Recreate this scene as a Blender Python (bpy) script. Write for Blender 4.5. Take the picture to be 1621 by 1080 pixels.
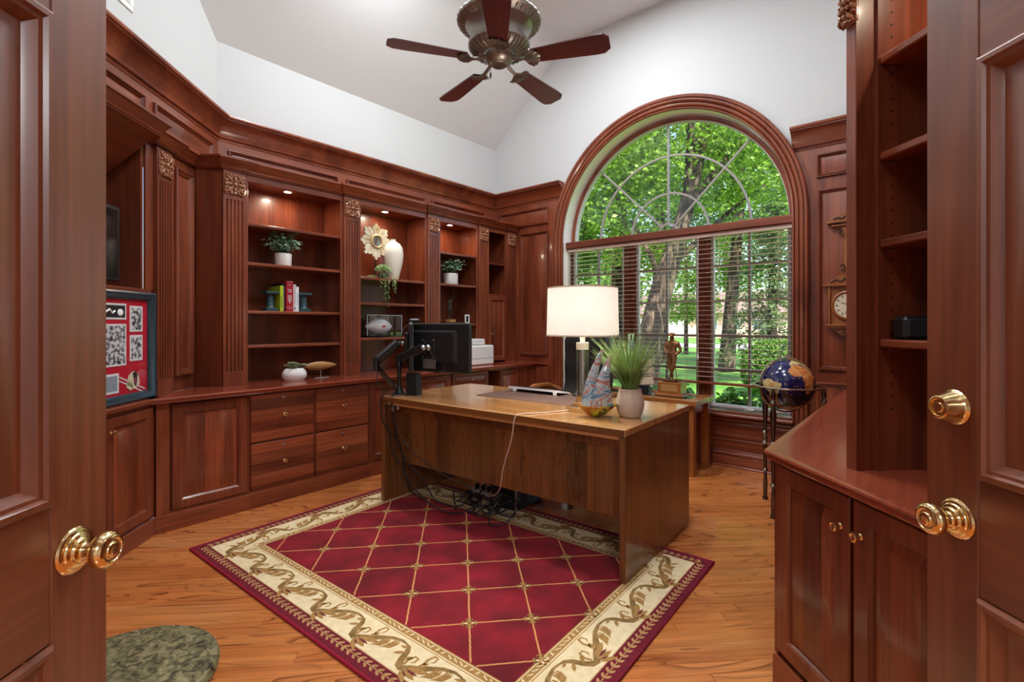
import bpy, bmesh, math, random
import numpy as np
from mathutils import Vector, Matrix
for _o in list(bpy.data.objects): bpy.data.objects.remove(_o)
SC = bpy.context.scene
COL = SC.collection
random.seed(11)
rng = np.random.default_rng(5)
PI = math.pi
def rad(a): return math.radians(a)

# ------------------------------------------------------------------ camera
F, CX, HY, H, YAW = 786.0, 810.5, 513.0, 1.28, rad(40.3)
_c, _s = math.cos(YAW), math.sin(YAW)
cam = bpy.data.cameras.new('camera'); camo = bpy.data.objects.new('camera', cam); COL.objects.link(camo)
camo.location = (0, 0, H); camo.rotation_euler = (PI/2, 0, YAW)
cam.sensor_width = 36; cam.lens = F/1621*36; cam.shift_y = (HY-540)/1621; cam.clip_start = 0.02; cam.clip_end = 500
SC.camera = camo
def ray(px, py): l = (px-CX)/F; return Vector((_c*l-_s, _s*l+_c, (HY-py)/F))
def at_depth(px, py, d): return Vector((0, 0, H))+ray(px, py)*d

# ------------------------------------------------------------------ light
SC.view_settings.view_transform = 'Standard'; SC.view_settings.look = 'None'
SC.view_settings.gamma = 1; SC.view_settings.use_curve_mapping = False
SC.view_settings.exposure = 0.25
w = bpy.data.worlds.new('sky'); SC.world = w; w.use_nodes = True
nt = w.node_tree; nt.nodes.clear()
sky = nt.nodes.new('ShaderNodeTexSky'); sky.sky_type = 'NISHITA'; sky.sun_disc = False
sky.sun_elevation = rad(48); sky.sun_rotation = rad(150); sky.air_density = 1.0; sky.dust_density = 3.0; sky.ozone_density = 1.0
bg = nt.nodes.new('ShaderNodeBackground'); bg.inputs[1].default_value = 0.42
wo = nt.nodes.new('ShaderNodeOutputWorld')
nt.links.new(sky.outputs[0], bg.inputs[0]); nt.links.new(bg.outputs[0], wo.inputs[0])
sl = bpy.data.lights.new('sun', 'SUN'); sl.energy = 9; sl.angle = rad(1.0); sl.color = (1, .95, .86)
so = bpy.data.objects.new('sun', sl); COL.objects.link(so)
so.rotation_euler = (Vector((0, 0, 0))-Vector((.55, -.45, .85))).to_track_quat('-Z', 'Y').to_euler()
def area(name, loc, size, power, color=(.90, .955, 1.0), rot=(0, 0, 0), shape='DISK', spread=PI):
    d = bpy.data.lights.new(name, 'AREA'); d.shape = shape; d.size = size; d.energy = power; d.color = color; d.spread = spread
    o = bpy.data.objects.new(name, d); COL.objects.link(o); o.location = loc; o.rotation_euler = rot; return o
CEIL = 4.45
FILL_LAMPS = [(-2.95, 2.3), (-1.25, 2.3), (-2.1, 3.5), (-.9, 1.0)]         # unseen ceiling fill lights, added to brighten the room
for x, y in FILL_LAMPS: area('ceiling_fill_light', (x, y, CEIL-.03), .32, 35)
area('hall_fill_light', (1.91, -1.48, 2.82), .9, 95)                              # added fill light in the unseen hall behind the camera
SC.cycles.sample_clamp_indirect = 6; SC.cycles.caustics_reflective = False; SC.cycles.caustics_refractive = False
SC.cycles.max_bounces = 10; SC.cycles.transparent_max_bounces = 24

# ------------------------------------------------------------------ mesh builder
class B:
    def __init__(s): s.v = []; s.f = []; s.m = []; s.mi = 0
    def add(s, vs, fs):
        n = len(s.v); s.v += [tuple(p) for p in vs]
        for f in fs: s.f.append(tuple(i+n for i in f)); s.m.append(s.mi)
        return s
    def box(s, x0, x1, y0, y1, z0, z1, b=0):
        if x1 < x0: x0, x1 = x1, x0
        if y1 < y0: y0, y1 = y1, y0
        if z1 < z0: z0, z1 = z1, z0
        if b <= 0:
            return s.add([(x0,y0,z0),(x1,y0,z0),(x1,y1,z0),(x0,y1,z0),(x0,y0,z1),(x1,y0,z1),(x1,y1,z1),(x0,y1,z1)],
                  [(0,3,2,1),(4,5,6,7),(0,1,5,4),(1,2,6,5),(2,3,7,6),(3,0,4,7)])
        b = min(b, (x1-x0)*.45, (y1-y0)*.45, (z1-z0)*.45)
        vs = []; idx = {}
        X, Y, Z = (x0, x1), (y0, y1), (z0, z1)
        for i in (0, 1):
            for j in (0, 1):
                for k in (0, 1):
                    sx, sy, sz = (b if i == 0 else -b), (b if j == 0 else -b), (b if k == 0 else -b)
                    idx[i,j,k,0] = len(vs); vs.append((X[i], Y[j]+sy, Z[k]+sz))
                    idx[i,j,k,1] = len(vs); vs.append((X[i]+sx, Y[j], Z[k]+sz))
                    idx[i,j,k,2] = len(vs); vs.append((X[i]+sx, Y[j]+sy, Z[k]))
        fs = []
        for i in (0, 1): fs.append([idx[i,0,0,0], idx[i,1,0,0], idx[i,1,1,0], idx[i,0,1,0]])
        for j in (0, 1): fs.append([idx[0,j,0,1], idx[1,j,0,1], idx[1,j,1,1], idx[0,j,1,1]])
        for k in (0, 1): fs.append([idx[0,0,k,2], idx[1,0,k,2], idx[1,1,k,2], idx[0,1,k,2]])
        for i in (0, 1):
            for j in (0, 1): fs.append([idx[i,j,0,0], idx[i,j,1,0], idx[i,j,1,1], idx[i,j,0,1]])
            for k in (0, 1): fs.append([idx[i,0,k,0], idx[i,1,k,0], idx[i,1,k,2], idx[i,0,k,2]])
        for j in (0, 1):
            for k in (0, 1): fs.append([idx[0,j,k,1], idx[1,j,k,1], idx[1,j,k,2], idx[0,j,k,2]])
        for i in (0, 1):
            for j in (0, 1):
                for k in (0, 1): fs.append([idx[i,j,k,0], idx[i,j,k,1], idx[i,j,k,2]])
        return s.add(vs, fs)
    def prism(s, poly, z0, z1):                                        # plan polygon extruded upwards
        n = len(poly)
        return s.add([(x, y, z0) for x, y in poly]+[(x, y, z1) for x, y in poly],
              [tuple(range(n))[::-1], tuple(range(n, 2*n))]+[(i, (i+1) % n, n+(i+1) % n, n+i) for i in range(n)])
    def yprism(s, poly, y0, y1):                                       # x-z polygon extruded along y
        n = len(poly)
        return s.add([(x, y0, z) for x, z in poly]+[(x, y1, z) for x, z in poly],
              [tuple(range(n)), tuple(range(n, 2*n))[::-1]]+[(i, (i+1) % n, n+(i+1) % n, n+i) for i in range(n)])
    def xprism(s, poly, x0, x1):                                       # y-z polygon extruded along x
        n = len(poly)
        return s.add([(x0, y, z) for y, z in poly]+[(x1, y, z) for y, z in poly],
              [tuple(range(n)), tuple(range(n, 2*n))[::-1]]+[(i, (i+1) % n, n+(i+1) % n, n+i) for i in range(n)])
    def loops(s, L, closed=True, cap0=True, cap1=True):                # list of point rings of equal length
        n = len(L[0]); vs = [p for r in L for p in r]; fs = []
        for a in range(len(L)-1):
            for i in range(n if closed else n-1):
                j = (i+1) % n; fs.append((a*n+i, a*n+j, (a+1)*n+j, (a+1)*n+i))
        if cap0: fs.append(tuple(range(n))[::-1])
        if cap1: fs.append(tuple(range((len(L)-1)*n, len(L)*n)))
        return s.add(vs, fs)
    def rects(s, x0, x1, z0, z1, y, L, fill=True):                     # nested rectangles: (inset, depth)
        s.loops([[(x0+i, y+d, z0+i), (x1-i, y+d, z0+i), (x1-i, y+d, z1-i), (x0+i, y+d, z1-i)] for i, d in L], cap0=False, cap1=fill)
        return s
    def lathe(s, prof, n=24, c=(0, 0, 0), axis='z', cap=True, scal=None):
        R = []
        for k, (r, h) in enumerate(prof):
            ring = []
            for i in range(n):
                a = 2*PI*i/n; rr = r*(scal(a, k) if scal else 1); u, v = rr*math.cos(a), rr*math.sin(a)
                p = (u, v, h) if axis == 'z' else ((h, u, v) if axis == 'x' else (u, h, v))
                ring.append((p[0]+c[0], p[1]+c[1], p[2]+c[2]))
            R.append(ring)
        return s.loops(R, cap0=cap, cap1=cap)
    def tube(s, path, r, n=8, cap=True, flat=1.0):
        P = [Vector(p) for p in path]; m = len(P)
        rs = r if isinstance(r, (list, tuple)) else [r]*m
        up = Vector((0, 0, 1)); R = []; prev = None
        for i, p in enumerate(P):
            t = (P[min(i+1, m-1)]-P[max(i-1, 0)])
            t = t.normalized() if t.length > 1e-9 else Vector((0, 0, 1))
            if prev is None:
                a = t.cross(up)
                if a.length < .05: a = t.cross(Vector((1, 0, 0)))
                a.normalize()
            else:
                a = prev-t*prev.dot(t)
                a = a.normalized() if a.length > 1e-6 else t.orthogonal().normalized()
            prev = a; b = t.cross(a)
            R.append([tuple(p+a*rs[i]*math.cos(2*PI*k/n)+b*rs[i]*flat*math.sin(2*PI*k/n)) for k in range(n)])
        return s.loops(R, cap0=cap, cap1=cap)
    def ball(s, c, r, n=10, m=6, rot=None):
        r = r if isinstance(r, (list, tuple)) else (r, r, r); R = []
        for k in range(m+1):
            ph = -PI/2+PI*k/m; q = max(math.cos(ph), .02); ring = []
            for i in range(n):
                a = 2*PI*i/n; p = Vector((r[0]*q*math.cos(a), r[1]*q*math.sin(a), r[2]*math.sin(ph)))
                if rot is not None: p = rot @ p
                ring.append((p.x+c[0], p.y+c[1], p.z+c[2]))
            R.append(ring)
        return s.loops(R)
    def sweep(s, path, prof, cap=True):                                # moulding: plan path, profile (out, z); room on the right
        P = [Vector(p) for p in path]; n = len(P); R = []
        for i in range(n):
            d0 = (P[i]-P[i-1]).normalized() if i > 0 else None
            d1 = (P[i+1]-P[i]).normalized() if i < n-1 else None
            if d0 is None: d0 = d1
            if d1 is None: d1 = d0
            n0, n1 = Vector((d0.y, -d0.x)), Vector((d1.y, -d1.x))
            mm = (n0+n1); mm = mm/max(mm.length_squared/2, .2)
            R.append([(P[i].x+mm.x*o, P[i].y+mm.y*o, z) for o, z in prof])
        return s.loops(R, cap0=cap, cap1=cap)
    def arch(s, cx, cz, R, prof, z0=None, a0=0.0, a1=180.0, n=40, closedprof=True):  # profile (dr, y) round an arch, optional legs to z0
        pts = []
        if z0 is not None: pts.append((cx-R, z0, -1, 0))
        for i in range(n+1):
            a = rad(a1+(a0-a1)*i/n); pts.append((cx+R*math.cos(a), cz+R*math.sin(a), math.cos(a), math.sin(a)))
        if z0 is not None: pts.append((cx+R, z0, 1, 0))
        return s.loops([[(x+nx*dr, y, z+nz*dr) for dr, y in prof] for x, z, nx, nz in pts], closed=closedprof, cap0=closedprof, cap1=closedprof)
    def xform(s, M, k0=0):
        for i in range(k0, len(s.v)): s.v[i] = tuple(M @ Vector(s.v[i]))
        return s

def smoothp(pr, k=4):
    Q = []
    for i in range(len(pr)-1):
        p0, p1, p2, p3 = pr[max(i-1, 0)], pr[i], pr[i+1], pr[min(i+2, len(pr)-1)]
        for j in range(k):
            t = j/k; Q.append(tuple(.5*(2*b+(c-a)*t+(2*a-5*b+4*c-d)*t*t+(3*b-a-3*c+d)*t**3) for a, b, c, d in zip(p0, p1, p2, p3)))
    return [(max(r, .0005), h) for r, h in Q]+[pr[-1]]
class Frame:
    def __init__(s, o, ang): s.o = Vector((o[0], o[1], 0)); s.a = ang; s.c, s.s = math.cos(ang), math.sin(ang)
    def w(s, x, y, z=0): return Vector((s.o.x+s.c*x-s.s*y, s.o.y+s.s*x+s.c*y, z))
WF = Frame((0, 0), 0)
LF = Frame((-4.25, 0), PI/2)             # bookcase wall: x along the wall, y into it
DF = Frame((-4.25, 1.46), rad(135))      # diagonal cabinet beside the left door
RF = Frame((0, 0), rad(-45))             # diagonal cabinet beside the right door: x = -forward, y = to the right
EF = Frame((0, 0), rad(45))              # entrance axis: x = right, y = forward

BASE = {}
def mesh_of(b, name, mats, base=(0, 0, 0), smooth=True, recalc=True):
    me = bpy.data.meshes.new(name)
    vs = [(p[0]-base[0], p[1]-base[1], p[2]-base[2]) for p in b.v]
    me.from_pydata(vs, [], b.f)
    if not isinstance(mats, (list, tuple)): mats = [mats]
    for m in mats: me.materials.append(m)
    if len(mats) > 1: me.polygons.foreach_set('material_index', b.m)
    if recalc and len(b.f) < 60000:
        bm = bmesh.new(); bm.from_mesh(me); bmesh.ops.recalc_face_normals(bm, faces=bm.faces); bm.to_mesh(me); bm.free()
    if smooth:
        me.polygons.foreach_set('use_smooth', [True]*len(me.polygons)); me.set_sharp_from_angle(angle=rad(32))
    me.update(); return me
def tag(o, label=None, cat=None, group=None, kind=None):
    if label: o['label'] = label
    if cat: o['category'] = cat
    if group: o['group'] = group
    if kind: o['kind'] = kind
    return o
def thing(name, label, cat, frame=WF, base=(0, 0, 0), group=None, kind=None):
    o = bpy.data.objects.new(name, None); COL.objects.link(o); o.empty_display_size = .05
    o.location = frame.w(*base); o.rotation_euler = (0, 0, frame.a); BASE[o.name] = base
    return tag(o, label, cat, group, kind)
def part(parent, name, b, mats, label=None, kind=None, smooth=True, recalc=True):
    base = BASE[parent.name]; me = mesh_of(b, name, mats, base, smooth, recalc)
    o = bpy.data.objects.new(name, me); COL.objects.link(o); o.parent = parent; BASE[o.name] = base
    return tag(o, label, kind=kind)
def solo(name, b, mats, label=None, cat=None, frame=WF, base=(0, 0, 0), group=None, kind=None, smooth=True, recalc=True):
    o = bpy.data.objects.new(name, mesh_of(b, name, mats, base, smooth, recalc)); COL.objects.link(o)
    o.location = frame.w(*base); o.rotation_euler = (0, 0, frame.a); BASE[o.name] = base
    return tag(o, label, cat, group, kind)
def clone(src, parent, loc=(0, 0, 0), rotz=0, name=None):              # shared-mesh copy of one part
    o = src.copy(); COL.objects.link(o); o.parent = parent; o.location = loc; o.rotation_euler = (0, 0, rotz)
    if name: o.name = name
    return o
def inst(parent, name, me, loc, rot=(0, 0, 0), scale=None):            # a part from shared mesh data, in the parent's space
    o = bpy.data.objects.new(name, me); COL.objects.link(o); o.parent = parent
    b = BASE[parent.name]; o.location = (loc[0]-b[0], loc[1]-b[1], loc[2]-b[2]); o.rotation_euler = rot
    if scale: o.scale = scale
    BASE[o.name] = (0, 0, 0); return o

# ------------------------------------------------------------------ materials
def srgb(r, g, b):
    f = lambda u: (u/255/12.92) if u/255 <= .04045 else ((u/255+.055)/1.055)**2.4
    return (f(r), f(g), f(b), 1)
def newmat(name):
    m = bpy.data.materials.new(name); m.use_nodes = True; n = m.node_tree; n.nodes.clear()
    out = n.nodes.new('ShaderNodeOutputMaterial'); p = n.nodes.new('ShaderNodeBsdfPrincipled')
    n.links.new(p.outputs[0], out.inputs[0]); return m, n, p, out
def mat(name, col, rough=.5, metal=0, coat=0, spec=.5, trans=0, ior=1.45, emit=None, estr=0, bump=None, sub=0, alpha=1):
    m, n, p, out = newmat(name)
    I = p.inputs; I['Base Color'].default_value = col; I['Roughness'].default_value = rough; I['Metallic'].default_value = metal
    I['Coat Weight'].default_value = coat; I['Coat Roughness'].default_value = .08; I['Specular IOR Level'].default_value = spec
    I['Transmission Weight'].default_value = trans; I['IOR'].default_value = ior
    if sub: I['Subsurface Weight'].default_value = sub; I['Subsurface Radius'].default_value = (.02, .02, .02)
    if emit: I['Emission Color'].default_value = emit; I['Emission Strength'].default_value = estr
    if bump:
        tc = n.nodes.new('ShaderNodeTexCoord'); nz = n.nodes.new('ShaderNodeTexNoise'); nz.inputs['Scale'].default_value = bump[0]; nz.inputs['Detail'].default_value = 4
        bp = n.nodes.new('ShaderNodeBump'); bp.inputs['Strength'].default_value = bump[1]; bp.inputs['Distance'].default_value = bump[2] if len(bump) > 2 else .002
        n.links.new(tc.outputs['Object'], nz.inputs['Vector']); n.links.new(nz.outputs['Fac'], bp.inputs['Height']); n.links.new(bp.outputs[0], p.inputs['Normal'])
    return m
def ramp(n, stops, interp='LINEAR'):
    r = n.nodes.new('ShaderNodeValToRGB'); r.color_ramp.interpolation = interp
    e = r.color_ramp.elements
    while len(e) < len(stops): e.new(.5)
    for k, (t, c) in enumerate(stops): e[k].position = t; e[k].color = c
    return r
def mul(n, a, b, fac=1.0):
    x = n.nodes.new('ShaderNodeMix'); x.data_type = 'RGBA'; x.blend_type = 'MULTIPLY'; x.inputs['Factor'].default_value = fac
    n.links.new(a, x.inputs['A']); n.links.new(b, x.inputs['B']); return x.outputs['Result']
def wood(name, axis, dark, mid, light, rough=.36, coat=.42, ring=5.0, fiber=70, fstr=.36, var=.12, boards=None, bump=.06, cath=0, crough=.12):
    """axis: the grain direction in object space; boards: width of glued-up staves across (axis, width)"""
    m, n, p, out = newmat(name)
    N, Lk = n.nodes, n.links
    tc = N.new('ShaderNodeTexCoord'); oi = N.new('ShaderNodeObjectInfo')
    off = N.new('ShaderNodeVectorMath'); off.operation = 'MULTIPLY_ADD'
    cmb = N.new('ShaderNodeCombineXYZ')
    for i in range(3): Lk.new(oi.outputs['Random'], cmb.inputs[i])
    off.inputs[1].default_value = (31, 17, 23); Lk.new(cmb.outputs[0], off.inputs[0]); Lk.new(tc.outputs['Object'], off.inputs[2])
    vec = off.outputs[0]
    if boards:                                                          # each stave gets its own shift and tone
        sp = N.new('ShaderNodeSeparateXYZ'); Lk.new(tc.outputs['Object'], sp.inputs[0])
        dv = N.new('ShaderNodeMath'); dv.operation = 'DIVIDE'; dv.inputs[1].default_value = boards[1]; Lk.new(sp.outputs['xyz'.index(boards[0])], dv.inputs[0])
        fl = N.new('ShaderNodeMath'); fl.operation = 'FLOOR'; Lk.new(dv.outputs[0], fl.inputs[0])
        ad = N.new('ShaderNodeMath'); ad.operation = 'MULTIPLY_ADD'; ad.inputs[1].default_value = 57.0; Lk.new(oi.outputs['Random'], ad.inputs[0]); Lk.new(fl.outputs[0], ad.inputs[2])
        wn = N.new('ShaderNodeTexWhiteNoise'); wn.noise_dimensions = '1D'; Lk.new(ad.outputs[0], wn.inputs['W'])
        o2 = N.new('ShaderNodeVectorMath'); o2.operation = 'MULTIPLY_ADD'; o2.inputs[1].default_value = (9, 9, 9)
        Lk.new(wn.outputs['Color'], o2.inputs[0]); Lk.new(vec, o2.inputs[2]); vec = o2.outputs[0]
    k = 'xyz'.index(axis)
    def mp(al, ac):
        q = N.new('ShaderNodeMapping'); s = [ac, ac, ac]; s[k] = al; q.inputs['Scale'].default_value = s; Lk.new(vec, q.inputs['Vector']); return q.outputs[0]
    n1 = N.new('ShaderNodeTexNoise'); n1.inputs['Scale'].default_value = ring; n1.inputs['Detail'].default_value = 4; n1.inputs['Distortion'].default_value = .9; Lk.new(mp(.16, 1), n1.inputs['Vector'])
    n2 = N.new('ShaderNodeTexNoise'); n2.inputs['Scale'].default_value = fiber; n2.inputs['Detail'].default_value = 3; Lk.new(mp(.04, 1), n2.inputs['Vector'])
    wv = N.new('ShaderNodeTexWave'); wv.wave_type = 'RINGS'; wv.rings_direction = axis.upper(); wv.inputs['Scale'].default_value = ring*2.2; wv.inputs['Distortion'].default_value = 7; wv.inputs['Detail'].default_value = 2; wv.inputs['Detail Scale'].default_value = .8
    Lk.new(mp(.10, 1), wv.inputs['Vector'])
    r1 = ramp(n, [(.28, dark), (.5, mid), (.74, light)]); Lk.new(n1.outputs['Fac'], r1.inputs[0])
    lo = 1-fstr
    r2 = ramp(n, [(.34, (lo, lo, lo, 1)), (.58, (1, 1, 1, 1))]); Lk.new(n2.outputs['Fac'], r2.inputs[0])
    r3 = ramp(n, [(.0, (1-.45*fstr,)*3+(1,)), (.5, (1, 1, 1, 1)), (1, (1.0, 1, 1, 1))]); Lk.new(wv.outputs['Fac'], r3.inputs[0])
    c = mul(n, r1.outputs[0], r2.outputs[0], .7); c = mul(n, c, r3.outputs[0], .8)
    if cath:                                                            # cathedral figure: contour lines of a stretched noise
        n4 = N.new('ShaderNodeTexNoise'); n4.inputs['Scale'].default_value = 5.5; n4.inputs['Detail'].default_value = 1.5; n4.inputs['Distortion'].default_value = .25; Lk.new(mp(.20, 1), n4.inputs['Vector'])
        m4 = N.new('ShaderNodeMath'); m4.operation = 'MULTIPLY'; m4.inputs[1].default_value = 16; Lk.new(n4.outputs['Fac'], m4.inputs[0])
        f4 = N.new('ShaderNodeMath'); f4.operation = 'FRACT'; Lk.new(m4.outputs[0], f4.inputs[0])
        r4 = ramp(n, [(0, (1-cath, 1-cath*1.12, 1-cath*1.2, 1)), (.16, (1-cath*.5, 1-cath*.55, 1-cath*.6, 1)), (.34, (1, 1, 1, 1)), (1, (1, 1, 1, 1))]); Lk.new(f4.outputs[0], r4.inputs[0])
        n5 = N.new('ShaderNodeTexNoise'); n5.inputs['Scale'].default_value = 4; Lk.new(mp(.3, 1), n5.inputs['Vector']); r5 = ramp(n, [(.42, (0, 0, 0, 1)), (.6, (1, 1, 1, 1))]); Lk.new(n5.outputs['Fac'], r5.inputs[0])
        x4 = N.new('ShaderNodeMix'); x4.data_type = 'RGBA'; x4.blend_type = 'MULTIPLY'; Lk.new(r5.outputs[0], x4.inputs['Factor']); Lk.new(c, x4.inputs['A']); Lk.new(r4.outputs[0], x4.inputs['B']); c = x4.outputs['Result']
    mr = N.new('ShaderNodeMapRange'); mr.inputs['To Min'].default_value = 1-var; mr.inputs['To Max'].default_value = 1+var
    Lk.new(oi.outputs['Random'], mr.inputs['Value'])
    if boards:
        m2 = N.new('ShaderNodeMapRange'); m2.inputs['To Min'].default_value = .62; m2.inputs['To Max'].default_value = 1.42; Lk.new(wn.outputs['Value'], m2.inputs['Value'])
        mm = N.new('ShaderNodeMath'); mm.operation = 'MULTIPLY'; Lk.new(mr.outputs[0], mm.inputs[0]); Lk.new(m2.outputs[0], mm.inputs[1]); sc_ = mm.outputs[0]
    else: sc_ = mr.outputs[0]
    vm = N.new('ShaderNodeVectorMath'); vm.operation = 'SCALE'; Lk.new(c, vm.inputs[0]); Lk.new(sc_, vm.inputs['Scale'])
    Lk.new(vm.outputs[0], p.inputs['Base Color'])
    p.inputs['Roughness'].default_value = rough; p.inputs['Coat Weight'].default_value = coat; p.inputs['Coat Roughness'].default_value = crough
    if bump:
        bp = N.new('ShaderNodeBump'); bp.inputs['Strength'].default_value = bump; bp.inputs['Distance'].default_value = .001; Lk.new(n2.outputs['Fac'], bp.inputs['Height']); Lk.new(bp.outputs[0], p.inputs['Normal'])
    return m
CH = (srgb(98, 41, 23), srgb(131, 62, 36), srgb(154, 81, 49))
CHERRY = {a: wood('cherry_'+a, a, *CH) for a in 'xyz'}
CHERRY_STAVE = wood('cherry_staves_z', 'z', *CH, boards=('x', .085), var=.12)
CHERRY_STAVE_X = wood('cherry_staves_x', 'x', *CH, boards=('z', .075), var=.12)
CHERRY_TOP = {a: wood('cherry_top_'+a, a, srgb(126, 54, 35), srgb(150, 68, 46), srgb(166, 82, 56), rough=.22, coat=.6, fstr=.2, var=.05, bump=0) for a in 'xy'}
DOORW = wood('door_cherry', 'z', srgb(104, 50, 27), srgb(126, 64, 36), srgb(142, 80, 49), rough=.4, coat=.8, fstr=.25, crough=.25, var=.05)
OAK = wood('oak_floor', 'x', srgb(184, 102, 50), srgb(206, 122, 62), srgb(218, 142, 80), rough=.24, coat=.6, ring=5, fiber=90, fstr=.28, var=.06, cath=.7)
DESKF = wood('desk_oak_front', 'z', srgb(104, 62, 28), srgb(130, 82, 40), srgb(148, 98, 52), rough=.36, coat=.15, ring=7, fstr=.4, var=.04, boards=('x', .13), cath=.5)
DESKT = wood('desk_oak_top', 'x', srgb(168, 112, 60), srgb(194, 140, 84), srgb(210, 160, 106), rough=.2, coat=.7, ring=7, fstr=.35, var=.02)
TABLEW = wood('table_oak', 'z', srgb(130, 74, 30), srgb(164, 98, 44), srgb(186, 120, 62), rough=.3, coat=.3, ring=7, fstr=.4, var=.05)
TABLEX = wood('table_oak_x', 'x', srgb(130, 74, 30), srgb(164, 98, 44), srgb(186, 120, 62), rough=.3, coat=.3, ring=7, fstr=.4, var=.05)
FANW = wood('fan_mahogany', 'x', srgb(66, 24, 26), srgb(88, 36, 36), srgb(104, 48, 46), rough=.28, coat=.3, fstr=.3, var=.08)
CLOCKW = wood('clock_wood', 'z', srgb(118, 62, 26), srgb(156, 90, 42), srgb(180, 112, 58), rough=.35, coat=.3, fstr=.3)
BLINDW = wood('blind_wood', 'x', srgb(196, 164, 148), srgb(214, 186, 170), srgb(226, 202, 188), rough=.3, coat=.3, fstr=.2, var=.03)
WALLP = mat('plaster_white', srgb(203, 204, 204), .85, bump=(180, .05))
CEILP = mat('ceiling_paint', srgb(230, 232, 233), .9, bump=(160, .05))
WHITE = mat('white_paint', srgb(236, 235, 232), .4)
SASH = mat('window_sash', srgb(206, 202, 200), .35)
MUNT = mat('window_muntin_shaded', srgb(158, 148, 146), .35)  # darker copy of the sash paint: room-side shade put into the colour
JAMBW = mat('window_jamb_cream', srgb(248, 244, 238), .4)
BRASS = mat('polished_brass', (.90, .66, .32, 1), .15, 1)
SATINB = mat('satin_brass', (.72, .55, .30, 1), .3, 1)
CHROME = mat('chrome', (.80, .80, .82, 1), .12, 1)
STEEL = mat('brushed_steel', (.55, .55, .56, 1), .3, 1)
BRONZE = mat('dark_bronze', (.10, .075, .06, 1), .35, .85)
PEWTER = mat('antique_pewter', (.27, .24, .21, 1), .36, .9, bump=(40, .1))
BLACKP = mat('black_plastic', (.012, .012, .013, 1), .38)
BLACKG = mat('black_gloss', (.006, .006, .007, 1), .1, coat=.5)
DARKSTONE = mat('green_marble', srgb(48, 74, 78), .3, bump=(60, .2))
GOLDWOOD = mat('gilded_carving', srgb(150, 96, 66), .28, 0, coat=.6)
LEATHER = mat('black_leather', srgb(44, 42, 42), .36, bump=(240, .25))
CERAM = mat('white_ceramic', srgb(236, 234, 230), .35)
CREAMC = mat('cream_ceramic', srgb(238, 230, 214), .5)
def glass_thin(name, tint, fac=.07, rough=.0):
    m, n, p, out = newmat(name); n.nodes.remove(p)
    t = n.nodes.new('ShaderNodeBsdfTransparent'); t.inputs[0].default_value = tint
    g = n.nodes.new('ShaderNodeBsdfGlossy'); g.inputs['Roughness'].default_value = rough
    x = n.nodes.new('ShaderNodeMixShader'); x.inputs[0].default_value = fac
    n.links.new(t.outputs[0], x.inputs[1]); n.links.new(g.outputs[0], x.inputs[2]); n.links.new(x.outputs[0], out.inputs[0]); return m
PANE = glass_thin('window_glass', (.975, .985, .98, 1), .03)
ACRYL = glass_thin('acrylic', (.985, .99, .99, 1), .05)
CRYSTAL = mat('crystal', (.95, .97, .97, 1), .02, trans=1, ior=1.48)
def noisemat(name, stops, scale, rough=.6, detail=5, dist=0, mapping=None, bump=0, coat=0, interp='LINEAR'):
    m, n, p, out = newmat(name); tc = n.nodes.new('ShaderNodeTexCoord'); nz = n.nodes.new('ShaderNodeTexNoise')
    nz.inputs['Scale'].default_value = scale; nz.inputs['Detail'].default_value = detail; nz.inputs['Distortion'].default_value = dist
    if mapping:
        q = n.nodes.new('ShaderNodeMapping'); q.inputs['Scale'].default_value = mapping; n.links.new(tc.outputs['Object'], q.inputs[0]); n.links.new(q.outputs[0], nz.inputs['Vector'])
    else: n.links.new(tc.outputs['Object'], nz.inputs['Vector'])
    r = ramp(n, stops, interp); n.links.new(nz.outputs['Fac'], r.inputs[0]); n.links.new(r.outputs[0], p.inputs['Base Color'])
    p.inputs['Roughness'].default_value = rough; p.inputs['Coat Weight'].default_value = coat
    if bump:
        bp = n.nodes.new('ShaderNodeBump'); bp.inputs['Strength'].default_value = bump; bp.inputs['Distance'].default_value = .003
        n.links.new(nz.outputs['Fac'], bp.inputs['Height']); n.links.new(bp.outputs[0], p.inputs['Normal'])
    return m
def leafmat(name, a, b, trans=.35):
    m, n, p, out = newmat(name); tc = n.nodes.new('ShaderNodeTexCoord'); nz = n.nodes.new('ShaderNodeTexNoise'); nz.inputs['Scale'].default_value = 6.0; nz.inputs['Detail'].default_value = 6
    n.links.new(tc.outputs['Object'], nz.inputs['Vector']); r = ramp(n, [(.3, a), (.7, b)]); n.links.new(nz.outputs['Fac'], r.inputs[0])
    n.links.new(r.outputs[0], p.inputs['Base Color']); p.inputs['Roughness'].default_value = .5
    t = n.nodes.new('ShaderNodeBsdfTranslucent'); n.links.new(r.outputs[0], t.inputs[0])
    x = n.nodes.new('ShaderNodeMixShader'); x.inputs[0].default_value = trans
    n.links.new(p.outputs[0], x.inputs[1]); n.links.new(t.outputs[0], x.inputs[2]); n.links.new(x.outputs[0], out.inputs[0]); return m
# ================================================================== the room
YW, XL, XR = 4.68, -4.25, .15          # window wall, bookcase wall, right wall
SUBF = mat('subfloor', srgb(60, 34, 18), .8)
def struct(name, b, m, frame=WF, base=(0, 0, 0), smooth=True): return solo(name, b, m, kind='structure', frame=frame, base=base, smooth=smooth)
floor = struct('floor', B().box(-4.6, 2.2, -4.2, 4.95, -.12, -.02), SUBF)
BASE[floor.name] = (0, 0, 0)
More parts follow.
